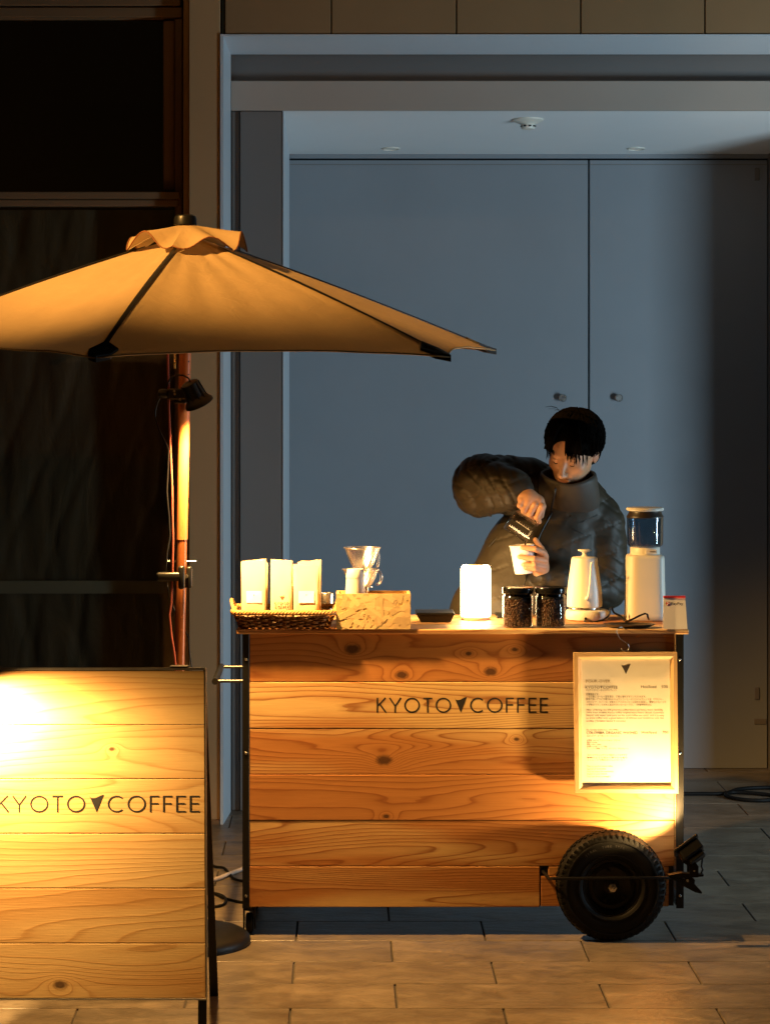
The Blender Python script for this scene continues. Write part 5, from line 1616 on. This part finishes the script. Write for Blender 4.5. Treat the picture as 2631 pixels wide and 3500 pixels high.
# cuffs
J.cone(at(1758,1674,9.005), at(1782,1678,8.985), .055, .042, .008)
J.cone(at(1880,1978,9.02), at(1852,1972,9.0), .050, .040, .008)
# knit cuff openings and quilting seams
def smooth_noise(x, y, z, f, p):
    return np.sin(f*x+p)*np.sin(f*1.3*y+2*p)*np.sin(f*.8*z+.5*p)
xg, yg, zg = np.meshgrid(*J.ax, indexing='ij', sparse=True)
wr = .0016*smooth_noise(xg+.4*zg, yg, zg+.3*xg, 38, 1.2)+.0014*smooth_noise(xg-.6*zg, yg, zg, 62, 2.1)+.001*smooth_noise(xg+.2*zg, yg, zg-.5*xg, 95, .4)
seamA = np.abs(((zg*.94-xg*.34)/.088) % 1-.5)*2     # baffles across body
q_ = np.clip((seamA-.90)/.10, 0, 1)**2*.0045
# creased sleeve of the raised arm
xs_ = X(1790, 9.1)
mask = np.clip((xs_-xg)/.05, 0, 1)*np.clip((zg-Z(1790,9.1))/.03, 0, 1)
u_ = xg+.42*(zg-Z(1660,9.1))+.012*np.sin(31*zg+14*yg)+.010*np.sin(55*yg)
cr = (1-np.abs(np.sin(math.pi*u_/.047)))**3*.0050+(1-np.abs(np.sin(math.pi*(xg*.5-zg+.02*np.sin(40*xg))/.061)))**4*.0035
m2 = np.clip((xg-X(2010,9.1))/.04, 0, 1)*np.clip((zg-Z(2080,9.1))/.03, 0, 1)
cr2 = (1-np.abs(np.sin(math.pi*(zg+.25*xg+.012*np.sin(40*xg+20*yg))/.056)))**3*.0045
J.g += (wr+q_+mask*cr+m2*cr2).astype(np.float32)
Vj, Fj = J.mesh()
jm = NT('puffer_fabric'); v = jm.obj()
jm.l(jm.mix(.5, (.034,.027,.017), jm.ramp(jm.noise(v, 9, 4, .6), [(.3,(.9,)*3),(.7,(1.05,)*3)]), 'MULTIPLY'), jm.b.inputs['Base Color'])
jm.b.inputs['Roughness'].default_value = .52; jm.b.inputs['Specular IOR Level'].default_value = .28
jm.b.inputs['Sheen Weight'].default_value = .0
jm.bump(jm.math('ADD', jm.math('MULTIPLY', jm.noise(v, 900, 2), .08), jm.noise(jm.stretch(v,(1,1,.45)), 34, 3, .5, 1.6)), .16, .006)
jk = np_part('jacket', Vj, Fj, jm.m, man, label='dark olive padded jacket with high collar')
# high collar: a leaning double ring
w = MB(); n = 48
cb_, ct_ = at(1945,1748,9.155), at(1941,1634,9.062)
rows = [(0,.100,.088,0),(.15,.107,.093,0),(.55,.104,.093,0),(.9,.099,.089,0),(1.0,.095,.085,.004),(1.0,.088,.078,.004),(.9,.084,.074,0),(.4,.084,.074,0),(0,.08,.07,0)]
zl = (ct_-cb_); vv = []
for (t, rx, ry, e) in rows:
    for i in range(n):
        a = 2*math.pi*i/n; fr_ = -math.sin(a)             # 1 at the front
        c0 = cb_.lerp(ct_, t)
        drop = -.022*t*max(0, fr_)**1.5 + .022*t*max(0, -fr_) + .012*t*abs(math.cos(a))
        vv.append(c0+Vector((rx*math.cos(a), ry*math.sin(a), drop+e-.004*math.sin(9*a)*t*(1-t)*2)))
w._add(vv, [(j*n+i, j*n+(i+1) % n, (j+1)*n+(i+1) % n, (j+1)*n+i) for j in range(len(rows)-1) for i in range(n)])
cm = plain('collar_fabric', (.045,.036,.026), .6, 0, .15, 12, .3, 60)
part('collar', w, cm, jk, True)
# zip and pocket seams lying on the jacket
def on_jacket(pts, r, nm, m, lift=.001):
    w = MB(); pp = []
    for (px, py) in pts:
        Y = J.hitY(px, py)-lift; pp.append(at(px, py, Y))
    w.tube(pp, r, 6); return part(nm, w, m, jk, True)
dz = plain('zip_black', (.006,.006,.006), .4)
on_jacket([(1884,1752),(1872,1775),(1858,1800),(1845,1826),(1835,1850),(1825,1880),(1818,1910),(1808,1945),(1795,1985),(1782,2020),(1772,2060)], .0035, 'zip', dz)
on_jacket([(1717,1806),(1700,1832),(1680,1858),(1662,1880),(1645,1903),(1640,1914)], .0022, 'pocket_seam', dz)
on_jacket([(1940,1800),(1965,1812),(1995,1828),(2022,1838)], .0012, 'pocket_flap_seam', dz)
on_jacket([(1900,1770),(1930,1790),(1985,1785),(2040,1760)], .0010, 'yoke_seam', dz)
w = MB(); w.tube([at(1897,1668,8.975), at(1893,1690,8.985), at(1886,1720,9.01), at(1882,1745,9.03)], [.003,.004,.004,.003], 8); part('collar_zip', w, dz, jk, True)
for (c0, c1, r) in ((at(1779,1677,8.988), at(1785,1678,8.983), .043), (at(1856,1973,9.003), at(1850,1971,8.997), .041)):
    w = MB(); d0 = (c1-c0).normalized(); w.lathe([(r-.004,-.004),(r,-.002),(r,.008),(r-.004,.011),(r-.009,.010),(r-.009,-.004)], c0, d0, 32); part('cuff', w, cm, jk, 50)

# hair: cap and many tapered locks
Cp = Field(np.array(hc)-.16, np.array(hc)+.17, .0035)
Cp.ell(H(0,.020,.050), (.0885,.103,.0965), .01, Rh)
Cp.ell(H(0,.045,.0), (.0835,.075,.085), .02, Rh)
Cp.ell(H(0,-.100,-.035), (.080,.066,.128), .012, Rh, 'sub')
Cp.ell(H(0,.0,-.125), (.12,.13,.085), .02, Rh, 'sub')
Vc, Fc = Cp.mesh()
hobj = np_part('hair', Vc, Fc, hairm, man, label='short black hair with a fringe')
rg = random.Random(5); w = MB()
cc0 = Vector((0,.020,.050)); crown = Vector((.006,.045,.145))
def scalp(th, ph, off):   # th from crown, ph round it
    d_ = Vector((math.sin(th)*math.sin(ph), -math.sin(th)*math.cos(ph), math.cos(th)))
    d_ = Matrix.Rotation(R(-18), 3, 'X') @ d_
    return cc0 + Vector((d_.x*(.0885+off), d_.y*(.103+off), d_.z*(.0965+off)))
for i in range(1150):
    ph = rg.uniform(-math.pi, math.pi); front = abs(ph) < 1.05
    th0 = rg.uniform(.05, .9); length = rg.uniform(.8, 1.15)
    thE = (1.72 if front else 1.85)*length
    if front: thE = min(thE, 1.34 + (.22 if .22 < abs(ph+.15) else -.22)*rg.uniform(.4,1.2))
    pts = []; rr = []
    sw = rg.uniform(-.22,.22)+(.28*math.copysign(1, ph) if front else 0)
    n = 9
    for j in range(n+1):
        t = j/n; th = th0+(thE-th0)*t
        p = scalp(th, ph+sw*t*t, .002+rg.uniform(.002,.010)*math.sin(math.pi*t)+rg.uniform(-.001,.001)+(rg.uniform(0,.014)*t*t if abs(ph) > 1.2 else 0)+(.004*t if front else 0))
        pts.append(H(*p)); rr.append(.0034*(1-t)**.6+.0004)
    w.tube(pts, rr, 4, cap=False, flat=.6)
# loose fringe strands over the brow
for (x0, x1, z1, y1) in ((-.052,-.046,-.004,-.098),(-.040,-.033,-.006,-.106),(-.046,-.040,.004,-.103),(.024,.030,.004,-.112),(.034,.038,-.006,-.106),(.046,.048,-.012,-.096),(.055,.058,-.018,-.085),(.062,.064,-.028,-.072),(.018,.022,.022,-.114),(-.058,-.056,-.020,-.082),(.070,.072,-.034,-.055),(.04,.034,.0,-.106),(.052,.05,-.018,-.094)):
    for q in range(8):
        e = rg.uniform(-.006,.006); f_ = rg.uniform(-.012,.012)
        w.tube([H(x0*.55+e,-.060,.140), H(x0*.85+e,-.094,.105), H(x0+e,-.108,.060), H(x1+e,y1-.004,.058+f_*.5), H(x1*1.02+e+f_*.5,y1,z1+.034+f_)], [.0022,.0024,.0020,.0013,.0003], 4, cap=False, flat=.6)
for k_ in range(16):    # flyaways on the crown
    a = rg.uniform(-.05,.06); b = rg.uniform(-.035,.035); hgt = rg.uniform(.008,.024)
    w.tube([H(a,.01,.142), H(a+b*.4,.005,.146+hgt*.8), H(a+b,0,.146+hgt), H(a+b*1.7,0,.146+hgt*.7)], [.0009,.0008,.0006,.0003], 4, cap=False)
part('hair_locks', w, hairm, hobj, True, kind='stuff')

# paper cup in the left hand
ca_, cb2 = at(1789,1960,LHY), at(1782,1864,LHY)
ax_ = (cb2-ca_).normalized(); L = (cb2-ca_).length
k = thing('paper_cup', 'white paper cup held in the hand under the pouring server', 'paper cup', ca_)
w = MB(); w.lathe([(0,.004),(.0285,.004),(.0290,0),(.0302,.001),(.0405,L-.003),(.0398,L-.002),(.0285,.006)], ca_, ax_, 44); part('wall', w, M['paper_white'], k, 50)
w = MB(); w.lathe([(.0402,L-.003),(.0426,L-.0018),(.0426,L+.0012),(.0402,L+.002)], ca_, ax_, 44, closed=True); part('rolled_rim', w, M['paper_white'], k, True)
w = MB(); w.lathe([(.0375,L*.72),(0,L*.72)], ca_, ax_, 32); part('coffee', w, plain('black_coffee', (.02,.008,.003), .1), k)
# glass server tipped over the cup
s0, s1 = at(1741,1773,8.945), at(1816,1824,8.945)
d0 = (s1-s0).normalized(); L = (s1-s0).length
gs = thing('glass_server', 'small clear glass coffee server tipped by the hand over the cup', 'server', s0)
w = MB(); r = .0400
w.lathe([(0,0),(r-.006,0),(r-.001,.003),(r,.008),(r,L-.006),(r+.002,L),(r,L+.0005),(r-.0025,L-.006),(r-.0025,.008),(r-.006,.004),(0,.004)], s0, d0, 48); part('glass', w, M['glass'], gs, 50)
side = Vector((0,0,1))-d0*d0.z; side.normalize()
w = MB(); w.tube([s0+d0*(L*.95)+side*(r-.001), s0+d0*(L*.92)+side*(r+.020), s0+d0*(L*.62)+side*(r+.034), s0+d0*(L*.30)+side*(r+.020), s0+d0*(L*.22)+side*(r-.001)], .0045, 8); part('handle', w, M['glass'], gs, True)
# coffee lying in the lower side of the vessel
w = MB(); vv = []; nn = 14
for j in range(9):
    t = j/8; cpt = s0+d0*(.006+(L-.008)*t)
    for i in range(nn):
        a = math.pi*(.36+.28*i/(nn-1)); q = Vector((0,-1,0))*math.cos(a)-side*math.sin(a)
        vv.append(cpt+q*(r-.0032))
w._add(vv, [(j*nn+i, j*nn+i+1, (j+1)*nn+i+1, (j+1)*nn+i) for j in range(8) for i in range(nn-1)]+[(j*nn, (j+1)*nn, (j+1)*nn+nn-1, j*nn+nn-1) for j in range(8)])
part('coffee', w, glassy('thin_coffee', (.80,.66,.46)), gs, True)
w = MB()
pp = lambda dl, u, lf: s0+d0*dl+Vector((0,-1,0))*(r+.0004)+side*u
w.tube([pp(L*.2,.006,0), pp(L*.82,.006,0)], .0006, 4)
for i in range(6): w.tube([pp(L*(.24+.1*i),.0055,0), pp(L*(.24+.1*i),.011 if i % 2 else .009,0)], .0005, 4)
part('scale_marks', w, M['paper_white'], gs)
w = MB()
for i, ch in enumerate('KODU'):
    font_text(w, ch, .0085, -.003, -.003, lambda u, v, l, i=i: tuple(s0+d0*(L*.90+v)+Vector((0,-1,0))*(r+.0003)+side*(-.018+.0075*i+u)), 'LEFT')
part('lettering', w, M['paper_white'], gs)
w = MB(); lip = s0+d0*L-side*(r-.001)
w.tube([lip+d0*-.002, lip+Vector((.001,0,-.004)), lip+Vector((.0,0,-.022)), Vector((lip.x-.002, lip.y, Z(1895,8.95)))], [.0045,.003,.0022,.0020], 8)
single('coffee_stream', w, glassy('coffee_pour', (.40,.20,.07), base=.05), 'thin brown coffee stream falling into the paper cup', 'coffee', lip, smooth=True)
